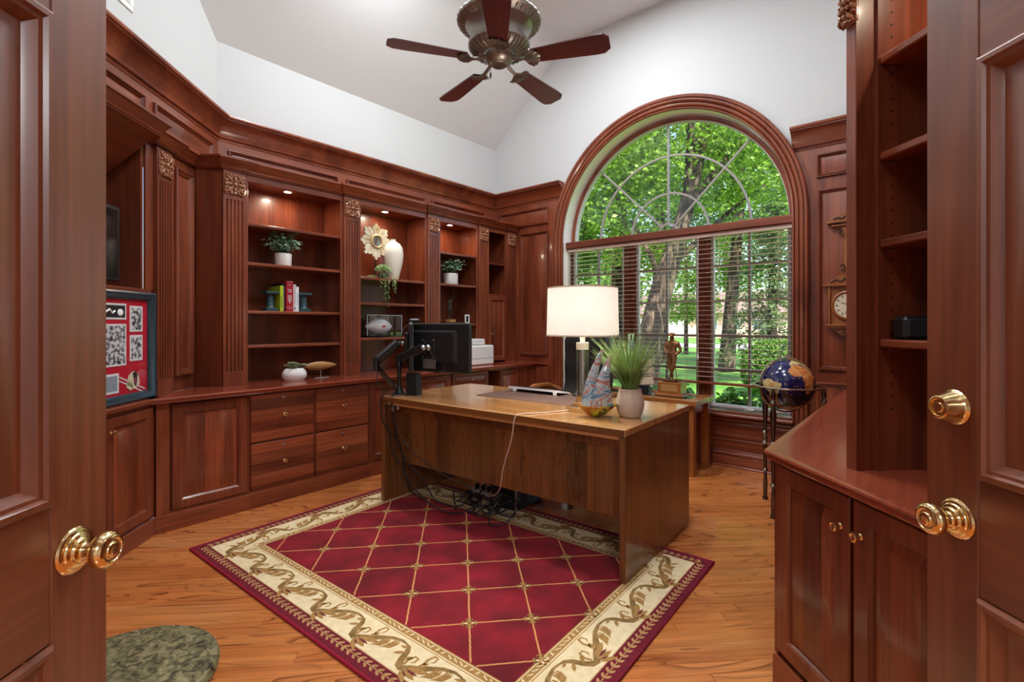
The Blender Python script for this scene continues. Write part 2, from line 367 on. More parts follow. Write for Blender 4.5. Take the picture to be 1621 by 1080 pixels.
# oak boards laid on the entrance diagonal, each a board of its own
PW = .062
plank_mesh = {}
def plank(length):
    k = round(length, 1)
    if k not in plank_mesh: plank_mesh[k] = mesh_of(B().box(0, k-.0008, .0004, PW-.0004, -.02, 0, .0012), 'plank', OAK)
    return plank_mesh[k], k
f = .20; row = 0; nplank = 0
while f < 6.45:
    lo = max(-1.93, f-5.16); hi = min(6.60-f, (1.14 if f < 1.72 else f-.60))
    if hi-lo > .15:
        x = lo-random.uniform(0, .7)
        while x < hi:
            me, k = plank(random.choice((1.1, 1.5, 1.9, 2.3)))
            o = bpy.data.objects.new('plank', me); COL.objects.link(o); o.parent = floor
            o.location = EF.w(x, f, 0); o.rotation_euler = (0, 0, EF.a+(PI if random.random() < .5 else 0))
            if o.rotation_euler[2] > PI: o.location = EF.w(x+k, f+PW, 0)
            nplank += 1; x += k
    f += PW; row += 1
# walls
struct('wall_left', B().box(XL-.12, XL, 1.30, YW+.27, 0, CEIL+.15), WALLP)
struct('wall_right', B().box(XR, XR+.12, 1.95, YW+.27, 0, CEIL+.15), WALLP)
struct('wall_diagonal_left', B().box(-4.1, .08, .63, .70, 0, 2.51), WALLP, DF)
struct('wall_diagonal_upper', B().box(-4.1, .08, 0.0, .70, 2.51, CEIL+.15), WALLP, DF)
struct('wall_diagonal_right', B().box(-1.36, .3, 1.55, 1.67, 0, CEIL+.15), WALLP, RF)
struct('wall_entry', B().box(-2.1, -.78, .02, .16, 0, CEIL+.15).box(1.06, 1.7, .02, .16, 0, CEIL+.15).box(-.78, 1.06, .02, .16, 2.44, CEIL+.15), WALLP, EF)
cb = B()
cb.add([(XL-.1, -2.6, 3.39), (-3.2, -2.6, CEIL), (-3.2, YW+.3, CEIL), (XL-.1, YW+.3, 3.39),
        (XL-.1, -2.6, 3.55), (-3.2, -2.6, CEIL+.16), (-3.2, YW+.3, CEIL+.16), (XL-.1, YW+.3, 3.55)],
       [(0,1,2,3), (7,6,5,4), (0,4,5,1), (1,5,6,2), (2,6,7,3), (3,7,4,0)])
cb.box(-3.2, 2.4, -2.6, YW+.3, CEIL, CEIL+.16)
ceiling = struct('ceiling', cb, CEILP, smooth=False)
# entrance hall behind the camera
struct('floor_hall', B().box(-2.4, 2.6, -4.4, .19, -.02, 0), OAK, EF)
struct('ceiling_hall', B().box(-2.4, 2.6, -4.4, .05, 2.9, 3.0), WALLP, EF)
struct('wall_hall', B().box(-2.5, -2.4, -4.4, .1, 0, 3).box(2.6, 2.7, -4.4, .1, 0, 3).box(-2.5, 2.7, -4.5, -4.4, 0, 3), WALLP, EF)
# trims and lenses on the added ceiling fill lights, pan on the hall one
LENS = mat('fill_lamp_lens', (1, .95, .85, 1), .4, emit=(1, .93, .82, 1), estr=4)
for x, y in FILL_LAMPS:
    t = thing('ceiling_fill_lamp', 'added round fill lamp set out of view in the flat white ceiling', 'ceiling lamp', WF, (x, y, CEIL-.012), 'added fill lamps in the ceiling')
    part(t, 'trim_ring', B().lathe([(.165, CEIL), (.2, CEIL-.004), (.2, CEIL-.012), (.165, CEIL-.012)], 28, (x, y, 0), cap=False), WHITE)
    part(t, 'lens', B().lathe([(.001, CEIL-.004), (.165, CEIL-.004), (.165, CEIL), (.001, CEIL)], 28, (x, y, 0), cap=False), LENS)
hx, hy = 1.91, -1.48
t = thing('hall_fill_lamp', 'added round fill lamp under the unseen hall ceiling', 'ceiling lamp', WF, (hx, hy, 2.84))
part(t, 'pan', B().lathe([(.001, 2.9), (.5, 2.9), (.5, 2.85), (.47, 2.84), (.001, 2.84)], 32, (hx, hy, 0), cap=False), WHITE)
# crown moulding on top of the panelling
CROWN = [(0, 2.705), (.016, 2.705), (.020, 2.714), (.014, 2.722), (.014, 2.730), (.030, 2.733), (.034, 2.746), (.026, 2.750), (.034, 2.772), (.048, 2.800), (.068, 2.828), (.092, 2.848), (.108, 2.854), (.108, 2.862), (.120, 2.865), (.124, 2.876), (.120, 2.888), (0, 2.888)]
k45 = .70710678
dn = DF.w(-2.3, 0)
struct('trim_1', B().sweep([(dn.x, dn.y), (XL, 1.46), (XL, YW), (-3.19, YW)], CROWN), CHERRY['x'])
struct('trim_2', B().sweep([(-.895, YW), (XR, YW), (XR, 2.06)], CROWN), CHERRY['x'])

# ------------------------------------------------------------------ window wall with the arched window
AX, AZ, AR = -2.045, 2.20, 1.15
wl, wr = AX-AR, AX+AR
SILL = .49
wb = B()
TOP = CEIL+.15; n = 44
arc = [(AX+AR*math.cos(PI-PI*i/n), AZ+AR*math.sin(PI-PI*i/n)) for i in range(n+1)]
for yy in (YW, YW+.26):
    for i in range(n):
        (xa, za), (xb, zb) = arc[i], arc[i+1]; wb.add([(xa, yy, za), (xb, yy, zb), (xb, yy, TOP), (xa, yy, TOP)], [(0, 1, 2, 3)])
    wb.add([(XL-.12, yy, 0), (wl, yy, 0), (wl, yy, AZ), (wl, yy, TOP), (XL-.12, yy, TOP)], [(0, 1, 2, 3, 4)])
    wb.add([(wr, yy, 0), (XR+.12, yy, 0), (XR+.12, yy, TOP), (wr, yy, TOP), (wr, yy, AZ)], [(0, 1, 2, 3, 4)])
    wb.add([(wl, yy, 0), (wr, yy, 0), (wr, yy, SILL), (wl, yy, SILL)], [(0, 1, 2, 3)])
wall_window = struct('wall_window', wb, WALLP, smooth=False)
def panel_mould(parent, x0, x1, z0, z1, y, m=None, w=.034):
    b = B().rects(x0, x1, z0, z1, y, [(0, 0), (.0, -.016), (.004, -.022), (.010, -.022), (.013, -.014), (.017, -.017), (w-.012, -.008), (w-.008, -.010), (w-.004, -.003), (w, 0)], fill=False)
    return part(parent, 'panel_moulding', b, m or CHERRY['z'])
def panel_field(parent, x0, x1, z0, z1, y, m=None):
    return part(parent, 'panel', B().rects(x0, x1, z0, z1, y, [(0, 0), (0, -.0012), (.001, -.0015)]), m or CHERRY['z'])
YP = YW-.012
# wood panelling left and right of the window and the apron below it
RP = AR+.03; arcl = [(AX-RP*math.cos(a), AZ+RP*math.sin(a)) for a in [math.asin(.54/RP)*i/10 for i in range(11)]]
part(wall_window, 'panelling', B().yprism([(XL, 0), (AX-RP, 0)]+arcl+[(XL, 2.74)], YP, YW), CHERRY['z'])
part(wall_window, 'panelling', B().yprism([(XR, 0), (AX+RP, 0)]+[(2*AX-x, z) for x, z in arcl]+[(XR, 2.74)], YP, YW), CHERRY['z'])
part(wall_window, 'apron', B().box(-3.2, -.89, YP, YW, 0, SILL), CHERRY['x'])
for (x0, x1, z0, z1) in ((-4.15, -3.40, 2.45, 2.645), (-3.825, -3.40, .91, 2.365), (-3.6, -3.40, .14, .82),
                         (-.72, .05, 2.46, 2.65), (-.71, .05, .91, 2.36), (-.72, .05, .14, .81)):
    panel_field(wall_window, x0+.03, x1-.03, z0+.03, z1-.03, YP); panel_mould(wall_window, x0, x1, z0, z1, YP)
def hmould(x0, x1, prof, name='moulding'): part(wall_window, name, B().sweep([(x0, YP), (x1, YP)], prof), CHERRY['x'])
hmould(-3.32, -.77, [(0, .37), (.012, .37), (.018, .385), (.014, .40), (.03, .408), (.046, .425), (.05, .437), (.03, .45), (0, .45)])
hmould(-3.30, -.79, [(0, .262), (.008, .262), (.014, .272), (.014, .284), (.004, .292), (0, .292)])
hmould(-3.30, -.79, [(0, .225), (.006, .228), (.006, .24), (0, .246)])
hmould(XL, XR, [(0, 0), (.020, 0), (.020, .085), (.014, .10), (.022, .108), (.020, .122), (.010, .136), (.014, .142), (.010, .150), (0, .150)], 'baseboard')
hmould(-3.5, XR, [(.0, 0), (.034, 0), (.034, .010), (.028, .018), (.0, .018)], 'shoe_moulding')

wall_r = bpy.data.objects['wall_right']
part(wall_r, 'panelling', B().box(XR-.012, XR, 2.06, YW-.012, 0, 2.74), CHERRY['z'])
for ya, yb_ in ((2.15, 2.95), (3.03, 3.83), (3.91, 4.6)):
    for z0, z1 in ((.91, 2.36), (2.46, 2.65)):
        b = B().rects(ya, yb_, z0, z1, 0, [(0, 0), (.0, -.016), (.004, -.022), (.010, -.022), (.013, -.014), (.022, -.008), (.030, -.003), (.034, 0)], fill=False)
        b.v = [(XR-.012+y_, x_, z_) for x_, y_, z_ in b.v]; part(wall_r, 'panel_moulding', b, CHERRY['z'])
win = thing('window_1', None, None, WF, (AX, YW, SILL), kind='structure')
# casing round the opening, with ogee steps
CAS = [(0, YP), (0, YP-.014), (.006, YP-.022), (.016, YP-.024), (.021, YP-.012), (.026, YP-.028), (.036, YP-.034), (.050, YP-.034), (.055, YP-.020), (.060, YP-.040), (.072, YP-.050), (.088, YP-.052), (.092, YP-.038), (.097, YP-.056), (.118, YP-.060), (.126, YP-.050), (.126, YP)]
part(win, 'casing', B().arch(AX, AZ, AR, CAS, z0=.45, n=60), CHERRY['z'])
# cream jamb lining with two shadow grooves, then the wooden stop
part(win, 'jamb_lining', B().arch(AX, AZ, AR, [(0, YW-.02), (0, YW+.055), (.006, YW+.058), (0, YW+.062), (0, YW+.105), (.006, YW+.108), (0, YW+.112), (0, YW+.15), (-.012, YW+.15), (-.012, YW+.205), (0, YW+.205), (.02, YW+.205), (.02, YW-.02)], z0=SILL, n=60), JAMBW)
part(win, 'window_stool', B().box(wl-.02, wr+.02, YP-.075, YW+.24, SILL-.04, SILL-.012, .006).box(wl-.02, wr+.02, YP-.035, YW, SILL-.06, SILL-.04, .006), CHERRY['x'])
YG = YW+.185                                                            # glazing plane
part(win, 'arch_stop', B().arch(AX, AZ, AR, [(-.014, YG-.055), (-.014, YG-.03), (-.045, YG-.03), (-.05, YG-.045), (-.03, YG-.055)], z0=2.2, n=60), CHERRY['z'])
part(win, 'arch_sash', B().arch(AX, AZ, AR-.045, [(.04, YG-.03), (.04, YG+.03), (-.012, YG+.03), (-.018, YG), (-.012, YG-.03)], z0=2.2, n=60), SASH)
part(win, 'transom_rail', B().box(wl, wr, YW+.03, YG+.04, 2.135, 2.205, .006), CHERRY['x'])
RG = AR-.06
for r_ in (.095, .40, .78):
    part(win, 'arch_muntin', B().arch(AX, AZ, r_, [(-.009, YG-.012), (.009, YG-.012), (.009, YG+.012), (-.009, YG+.012)], n=36), MUNT)
for a in (45, 90, 135):
    ca, sa = math.cos(rad(a)), math.sin(rad(a)); q = []
    for rr, ss in ((.10, -1), (RG, -1), (RG, 1), (.10, 1)): q.append((AX+rr*ca-ss*.008*sa, AZ+rr*sa+ss*.008*ca))
    part(win, 'arch_muntin', B().yprism(q, YG-.013, YG+.013), MUNT)
# arch panes, cut along the muntins
def arcpane(r0, r1, a0, a1):
    m = 10; pts = [(AX+r1*math.cos(rad(a0+(a1-a0)*i/m)), AZ+r1*math.sin(rad(a0+(a1-a0)*i/m))) for i in range(m+1)]
    pts += [(AX+r0*math.cos(rad(a1+(a0-a1)*i/m)), AZ+r0*math.sin(rad(a1+(a0-a1)*i/m))) for i in range(m+1)]
    return B().yprism(pts, YG-.002, YG+.002)
for r0, r1 in ((.11, .39), (.41, .77), (.79, RG)):
    for a in (0, 45, 90, 135): part(win, 'pane', arcpane(r0, r1, a+.3, a+44.7), PANE, smooth=False)
part(win, 'pane', arcpane(.004, .085, 1, 179), PANE, smooth=False)
# three casement sashes under the rail
pane_me = None
for (g0, g1) in ((-3.15, -2.55), (-2.362, -1.758), (-1.59, -.965)):
    gz0, gz1 = SILL+.035, 2.118; e = .028
    b = B()
    b.box(g0-e, g0, YG-.025, YG+.025, gz0-e, gz1+.02, .004).box(g1, g1+e, YG-.025, YG+.025, gz0-e, gz1+.02, .004)
    b.box(g0, g1, YG-.025, YG+.025, gz0-e, gz0, .004).box(g0, g1, YG-.025, YG+.025, gz1, gz1+.02, .004)
    sash = part(win, 'sash', b, SASH)
    gm = (g0+g1)/2
    part(win, 'muntin', B().box(gm-.011, gm+.011, YG-.014, YG+.014, gz0, gz1, .003), MUNT)
    rows = [gz0, .848, 1.167, 1.50, 1.83, gz1]
    for z in rows[1:-1]:
        part(win, 'muntin', B().box(g0, gm-.011, YG-.014, YG+.014, z-.011, z+.011, .003).box(gm+.011, g1, YG-.014, YG+.014, z-.011, z+.011, .003), MUNT)
    for r_ in range(5):
        for (xa, xb) in ((g0, gm-.011), (gm+.011, g1)):
            if pane_me is None: pane_me = mesh_of(B().box(0, 1, -.002, .002, 0, 1), 'pane', PANE, smooth=False)
            za, zb = rows[r_]+(.011 if r_ else 0), rows[r_+1]-(.011 if r_ < 4 else 0)
            inst(win, 'pane', pane_me, (xa, YG, za), scale=(xb-xa, 1, zb-za))
    part(win, 'crank_handle', B().box(gm-.03, gm+.05, YG-.07, YG-.025, SILL+.002, SILL+.02, .005).tube([(gm+.03, YG-.06, SILL+.018), (gm-.05, YG-.075, SILL+.03)], .006, 6), SASH)
for (x0, x1) in ((wl+.002, -3.18), (-2.52, -2.392), (-1.73, -1.618), (-.935, wr-.002)):
    b = B().box(x0, x1, YG-.05, YG+.03, SILL-.01, 2.14, .004)
    if x1-x0 > .06: b.box((x0+x1)/2-.012, (x0+x1)/2+.012, YG-.062, YG-.05, SILL-.01, 2.14, .003)
    part(win, 'mullion', b, CHERRY['z'])
# wooden venetian blind, slats open, hung in front of the sashes
YB = YW+.085
blind = thing('venetian_blind', 'wide wooden venetian blind with open slats under the arched window', 'window blind', WF, (AX, YB, .72))
part(blind, 'headrail', B().box(wl+.006, wr-.006, YB-.026, YB+.026, 2.095, 2.133, .003), BLINDW)
z = 2.075; slat_me = mesh_of(B().box(wl+.008, wr-.008, -.024, .024, -.0012, .0012), 'slat', BLINDW)
while z > .77:
    inst(blind, 'slat', slat_me, (0, YB, z), rot=(0, 0, 0)); z -= .0445
part(blind, 'bottom_rail', B().box(wl+.008, wr-.008, YB-.026, YB+.026, .715, .738, .004), CHERRY['x'])
for x in (wl+.12, -2.62, -2.30, -1.83, -1.52, wr-.12):
    part(blind, 'ladder_cord', B().tube([(x, YB-.025, .72), (x, YB-.025, 2.1)], .0014, 4).tube([(x, YB+.025, .72), (x, YB+.025, 2.1)], .0014, 4), BLINDW)
part(blind, 'pull_cord', B().tube([(-1.70, YB-.035, 1.0), (-1.70, YB-.03, 2.1)], .002, 5).lathe([(.002, 1.0), (.008, .98), (.009, .955), (.003, .94)], 8, (-1.70, YB-.035, 0)), WHITE)

# ------------------------------------------------------------------ double entrance doors, open into the room
def door_leaf(name, lead, sgn, deadbolt):
    p = at_depth(lead[0], HY, lead[1]); fr = Frame((p.x, p.y), PI/2+YAW+rad(1.5)); T = .044
    d = thing(name, None, None, fr, (-.41, 0, 0), kind='structure')
    y0, y1 = (0, T) if sgn > 0 else (-T, 0)
    Wd, st = .82, .118
    rails = [(0.008, .20), (.755, .981), (1.789, 1.914), (2.27, 2.40)]
    part(d, 'stile', B().box(-st, 0, y0, y1, .008, 2.40, .003), DOORW)
    part(d, 'stile', B().box(-Wd, -Wd+st, y0, y1, .008, 2.40, .003), DOORW)
    for z0, z1 in rails: part(d, 'rail', B().box(-Wd+st, -st, y0+.0005, y1-.0005, z0, z1, .002), DOORX)
    for (z0, z1) in ((.20, .755), (.981, 1.789), (1.914, 2.27)):
        xs = [(-Wd+st, -Wd/2-.05), (-Wd/2+.05, -st)]
        part(d, 'mid_stile', B().box(-Wd/2-.05, -Wd/2+.05, y0+.0005, y1-.0005, z0, z1, .002), DOORW)
        for xa, xb in xs:
            b = B()
            for yy, s in ((y0, 1), (y1, -1)):
                b.rects(xa, xb, z0, z1, yy, [(0, 0), (.001, -.006*s), (.006, -.010*s), (.014, -.010*s), (.018, -.004*s), (.024, -.002*s), (.032, .008*s), (.036, .014*s), (.040, .015*s), (.085, .004*s), (.088, .003*s)])
            part(d, 'door_panel', b, DOORW)
    for zz in (.3, 1.2, 2.1): part(d, 'hinge', B().lathe([(.006, zz-.05), (.006, zz+.05)], 8, (-Wd-.004, -.004 if sgn > 0 else .004, 0)), BRASS)
    kx, kz = -.072, .889
    s = -1 if sgn > 0 else 1                                             # the knob on the face the camera sees points this way
    for side in (s, -s):
        y_ = 0 if side == s else (y1 if side > 0 else y0)
        kb = B().lathe(smoothp([(.001, 0), (.036, 0), (.038, .003), (.034, .006), (.030, .007), (.028, .010), (.022, .012), (.020, .016), (.0125, .019), (.012, .034), (.017, .037), (.026, .041), (.0305, .048), (.031, .056), (.027, .063), (.021, .066), (.019, .064), (.014, .064), (.012, .067), (.006, .068), (.001, .068)]), 36, cap=False)
        kb.v = [(kx+a, y_+side*c, kz+b_) for a, b_, c in kb.v]
        part(d, 'knob', kb, BRASS)
    part(d, 'strike', B().box(-.0005, .0015, y0+.010, y1-.010, kz-.04, kz+.04), BRASS)
    if deadbolt:
        db = B().lathe(smoothp([(.001, 0), (.033, 0), (.034, .003), (.031, .008), (.024, .030), (.0225, .034), (.018, .035), (.017, .031), (.010, .031), (.009, .034), (.001, .034)], 3), 36, cap=False)
        db.v = [(-.066+a, s*c, 1.112+b_) for a, b_, c in db.v]; part(d, 'deadbolt', db, BRASS)
    return d
DOORX = wood('door_cherry_x', 'x', srgb(104, 50, 27), srgb(126, 64, 36), srgb(142, 80, 49), rough=.4, coat=.8, fstr=.25, crough=.25, var=.05)
door_leaf('door_1', (170, .93), 1, False)
door_leaf('door_2', (1466, 1.07), -1, True)
# white supply register high on the diagonal wall
vt = thing('wall_vent', 'white slotted air register high on the white wall near the door', 'air vent', DF, (-1.30, 0, 3.17))
part(vt, 'frame', B().box(-1.62, -.965, -.008, 0, 3.095, 3.13, .003).box(-1.62, -.965, -.008, 0, 3.30, 3.33, .003).box(-1.62, -1.59, -.008, 0, 3.13, 3.30).box(-.995, -.965, -.008, 0, 3.13, 3.30), WHITE)
for i in range(8): part(vt, 'slat', B().box(-1.59, -.995, -.006, 0, 3.136+i*.0205, 3.146+i*.0205), WHITE)
# ================================================================== built-in cabinetry
CT = .83                                                                 # worktop height
def raised_door(parent, x0, x1, z0, z1, y, name='door', knob=None, stave=None, fw=.058, kz=None):
    b = B().rects(x0, x1, z0, z1, y, [(0, .02), (0, .004), (.004, 0), (fw-.008, 0), (fw, .006), (fw+.003, .013)], fill=False)
    d = part(parent, name, b, CHERRY['z'])
    g = fw+.003
    part(d, 'raised_panel', B().rects(x0+g, x1-g, z0+g, z1-g, y, [(0, .013), (.004, .0135), (.030, .004), (.034, .002)]), stave or CHERRY_STAVE)
    if knob is not None: add_knob(d, knob[0], knob[1], y)
    return d
knob_me = None
def knob_mesh():
    global knob_me
    if knob_me is None:
        kb = B().lathe([(.001, 0), (.008, 0), (.009, .002), (.005, .005), (.0045, .014), (.010, .018), (.0145, .022), (.0145, .026), (.010, .028), (.008, .027), (.001, .027)], 16, cap=False)
        kb.v = [(a, -c, b_) for a, b_, c in kb.v]; knob_me = mesh_of(kb, 'knob', BRASS)
    return knob_me
def inst_local(parent, name, me, frame_pt):
    """place shared mesh data at a point given in the thing's frame"""
    o = bpy.data.objects.new(name, me); COL.objects.link(o); o.parent = parent; b = BASE[parent.name]
    o.location = (frame_pt[0]-b[0], frame_pt[1]-b[1], frame_pt[2]-b[2]); return o
def add_knob(parent, x, z, y): return inst_local(parent, 'knob', knob_mesh(), (x, y, z))
lock_me = mesh_of(B().lathe([(.001, 0), (.009, 0), (.009, .004), (.0075, .005), (.001, .0045)], 14, axis='y', cap=False).xform(Matrix.Scale(-1, 4, (0, 1, 0))), 'lock', STEEL)
def drawer(parent, x0, x1, z0, z1, y, lock=True):
    d = part(parent, 'drawer', B().rects(x0, x1, z0, z1, y, [(0, .02), (0, .006), (.003, .002), (.012, 0)]), CHERRY_STAVE_X)
    add_knob(d, (x0+x1)/2, (z0+z1)/2+.01, y)
    if lock: inst_local(d, 'lock', lock_me, ((x0+x1)/2-.004, y, z1-.035))
    return d
PLINTH = [(0, 0), (.012, 0), (.012, .098), (.009, .105), (0, .105)]
def carcass(parent, x0, x1, y0, y1, z1=CT-.032, z0=.105, name='carcass', plinth=True):
    part(parent, name, B().box(x0, x1, y0+.02, y1, z0, z1).box(x0, x1, y0+.006, y0+.02, z0, z0+.014), CHERRY['z'])
    if plinth: part(parent, 'plinth', B().sweep([(x0, y0+.004), (x1, y0+.004)], PLINTH).box(x0, x1, y0+.004, y0+.05, 0, .105), CHERRY['x'])
def flutes(b, x0, x1, z0, z1, y, yb, n=5, depth=.011):
    w = x1-x0; m = .014; pitch = (w-2*m)/n; fl = pitch*.52; sec = [(x0, yb), (x0, y)]
    for i in range(n):
        c = x0+m+pitch*(i+.5)
        for k in range(5):
            a = PI*k/4; sec.append((c-fl/2*math.cos(a), y+depth*math.sin(a)))
    sec += [(x1, y), (x1, yb)]
    return b.prism(sec, z0, z1)
# carved acanthus rosette, shared by all the pilasters
rb = B()
for q in range(4):
    a = q*PI/2
    R_ = Matrix.Rotation(a, 4, 'Y')
    k0 = len(rb.v)
    rb.ball((.036, -.012, .036), (.020, .010, .010), 8, 5, Matrix.Rotation(rad(-45), 3, 'Y'))
    rb.ball((.048, -.010, .022), (.014, .008, .008), 8, 5, Matrix.Rotation(rad(-15), 3, 'Y'))
    rb.ball((.022, -.010, .048), (.008, .008, .014), 8, 5, Matrix.Rotation(rad(-15), 3, 'Y'))
    rb.ball((.030, -.013, .0), (.016, .010, .0095), 8, 5)
    rb.ball((.050, -.010, .0), (.010, .009, .013), 8, 5)
    rb.tube([(.010, -.012, .008), (.018, -.016, .022), (.030, -.016, .026), (.040, -.014, .016), (.036, -.012, .006)], [.003, .0045, .005, .0045, .003], 6)
    rb.tube([(.052, -.008, .052), (.058, -.012, .040), (.056, -.012, .030)], [.006, .006, .003], 6)
    rb.xform(R_, k0)
rb.ball((0, -.014, 0), (.013, .012, .013), 10, 6)
rb.box(-.060, .060, -.006, .001, -.060, .060, .004)
rosette_me = mesh_of(rb, 'rosette', GOLDWOOD)
def pilaster(parent, x0, x1, y, yb, z0=CT, z1=2.40):
    b = B(); flutes(b, x0, x1, z0+.10, 2.185, y, yb)
    b.box(x0, x1, y, yb, z0, z0+.10, .0015).box(x0, x1, y, yb, 2.185, z1, .0015)
    p = part(parent, 'pilaster', b, CHERRY['z'])
    r = inst_local(p, 'rosette', rosette_me, ((x0+x1)/2, y, 2.293)); s = min(1.2, (x1-x0)/.125); r.scale = (s*.97, 1, 1.28*.97)
    return p
CORN = [(0, 2.395), (.008, 2.395), (.010, 2.402), (.018, 2.405), (.020, 2.413), (.030, 2.424), (.044, 2.446), (.052, 2.455), (.056, 2.462), (.064, 2.464), (.064, 2.478), (0, 2.478)]
PUCK = mat('puck_lens', (1, .95, .85, 1), .3, emit=(1, .90, .72, 1), estr=14)
def puck_light(parent, frame, x, y, z, power=2.4):
    p = part(parent, 'puck_light', B().lathe([(.036, z), (.036, z-.012), (.030, z-.014), (.030, z-.010)], 20, (x, y, 0), cap=False), STEEL)
    part(p, 'lens', B().lathe([(.001, z-.010), (.030, z-.010), (.030, z-.006), (.001, z-.006)], 20, (x, y, 0), cap=False), PUCK)
    w_ = frame.w(x, y, z-.018); area('puck_light_glow', w_, .055, power, (1, .84, .62))
def shelf(parent, x0, x1, y0, y1, z, m=None):
    part(parent, 'shelf', B().box(x0, x1, y0, y1, z-.024, z, .004), m or CHERRY['x'])
pin_me = mesh_of(B().lathe([(.001, 0), (.004, 0), (.004, .008), (.001, .009)], 8, axis='x', cap=False), 'shelf_pin', STEEL)

# ------------------------------------------------------------------ left wall: frieze, bookcases, worktop, base cabinets
YF = -.35
PIL = [(1.376, 1.531), (2.334, 2.489), (3.271, 3.430), (4.011, 4.170), (4.498, 4.655)]
wall_l = bpy.data.objects['wall_left']
fr_root = thing('trim_3', None, None, LF, (2.9, 0, 2.4), kind='structure')           # panelled frieze between bookcases and crown
part(fr_root, 'frieze_board', B().box(1.46, 4.67, -.012, 0, 2.35, 2.74), CHERRY['x'])
for x0, x1 in ((1.535, 2.478), (2.57, 3.522), (3.615, 4.48)):
    panel_field(fr_root, x0+.03, x1-.03, 2.45+.03, 2.65-.03, -.012, CHERRY['x']); panel_mould(fr_root, x0, x1, 2.45, 2.65, -.012, CHERRY['x'])
bay_labels = ['tall cherry bookcase holding the red book and wood fish sculpture', 'tall cherry bookcase holding the sunburst mirror and glass football case',
              'narrow cherry bookcase holding the bronze figure above the white printer', 'slim cherry tower with open top and small raised-panel door']
shelf_z = [(2.04, 1.745, 1.38, 1.12), (1.708, 1.476, 1.154), (2.038, 1.707, 1.285), (1.994,)]
for i in range(4):
    (a0, a1), (b0, b1) = PIL[i], PIL[i+1]
    t = thing('bookcase', bay_labels[i], 'bookcase', LF, ((a0+b1)/2, -.2, CT))
    xl, xr = a1-.02, (b0+.009 if i < 3 else b0)
    part(t, 'back_panel', B().box(xl, xr, -.02, -.006, CT, 2.42), CHERRY['z'])
    part(t, 'side_panel', B().box(a0+.01, xl, YF+.02, -.006, CT, 2.40), CHERRY['z'])
    if i == 3: part(t, 'side_panel', B().box(xr, b1-.005, YF+.02, -.006, CT, 2.40), CHERRY['z'])
    part(t, 'top_panel', B().box(xl, xr, YF+.02, -.02, 2.372, 2.39), CHERRY['x'])
    part(t, 'header', B().box(a1, b0, YF, YF+.022, 2.345, 2.41, .002), CHERRY['x'])
    part(t, 'stile', B().box(a1, a1+.022, YF, YF+.02, CT, 2.345, .002), CHERRY['z'])
    part(t, 'stile', B().box(b0-.022, b0, YF, YF+.02, CT, 2.345, .002), CHERRY['z'])
    pilaster(t, a0, a1, YF-.016, YF+.02)
    pts = [(a0-.001, YF-.024), (a1+.004, YF-.024), (a1+.004, YF-.004), (b0-.006, YF-.004)]
    if i == 0: pts = [(1.248, -.222), (a0-.01, YF-.016)]+pts[1:]
    else: pts = [(a0-.005, YF-.004)]+pts
    if i == 3: pts += [(b0-.006, YF-.024), (b1, YF-.024)]
    part(t, 'cornice', B().sweep(pts, CORN).box(a0, b1 if i == 3 else b0, YF, -.012, 2.41, 2.47), CHERRY['x'])
    for z in shelf_z[i]: shelf(t, xl, xr, YF+.012, -.02, z)
    if i == 0:
        part(t, 'return_panel', B().prism([(1.374, YF), (1.248, -.222), (1.258, -.01), (1.374, -.01)], CT, 2.42), CHERRY['z'])
    if i == 3:
        pilaster(t, b0, b1, YF-.016, YF+.02)
        raised_door(t, a1+.015, b0-.008, CT+.02, 1.60, YF-.004, knob=(a1+.045, 1.165), fw=.05)
        part(t, 'door_rail', B().box(a1, b0, YF+.002, YF+.022, 1.60, 1.63), CHERRY['x'])
    if i < 3: puck_light(t, LF, (a1+b0)/2-.02, -.22, 2.372)
    for z in shelf_z[i]:
        for yy in (-.29, -.07): inst_local(t, 'shelf_pin', pin_me, (xr-.026, yy, z-.032))
    if i < 3: part(t, 'pin_hole', B().lathe([(.001, 0), (.003, 0), (.003, .001), (.001, .001)], 6, (xr-.0205, -.29, 1.58), 'x', cap=False), BLACKP)

# continuous worktop with a profiled edge
def world_poly(pts, frame): return [tuple((frame.w(*p)).xy) for p in pts]
edge = [(0, CT-.034), (.016, CT-.034), (.020, CT-.028), (.020, CT-.018), (.026, CT-.014), (.030, CT-.008), (.028, CT-.002), (.024, CT), (0, CT)]
top = thing('worktop', 'long polished cherry worktop below the bookcases', 'worktop', WF, (-3.9, 2.8, CT-.03))
poly = [(-3.585, .855), (-3.585, 4.662), (-4.235, 4.662), (-4.235, 1.46), (-3.615, .84)]
part(top, 'slab', B().prism(poly, CT-.034, CT), CHERRY_TOP['y'])
part(top, 'front_edge', B().sweep([(-3.585, .868), (-3.585, 4.66)], edge), CHERRY_TOP['y'])

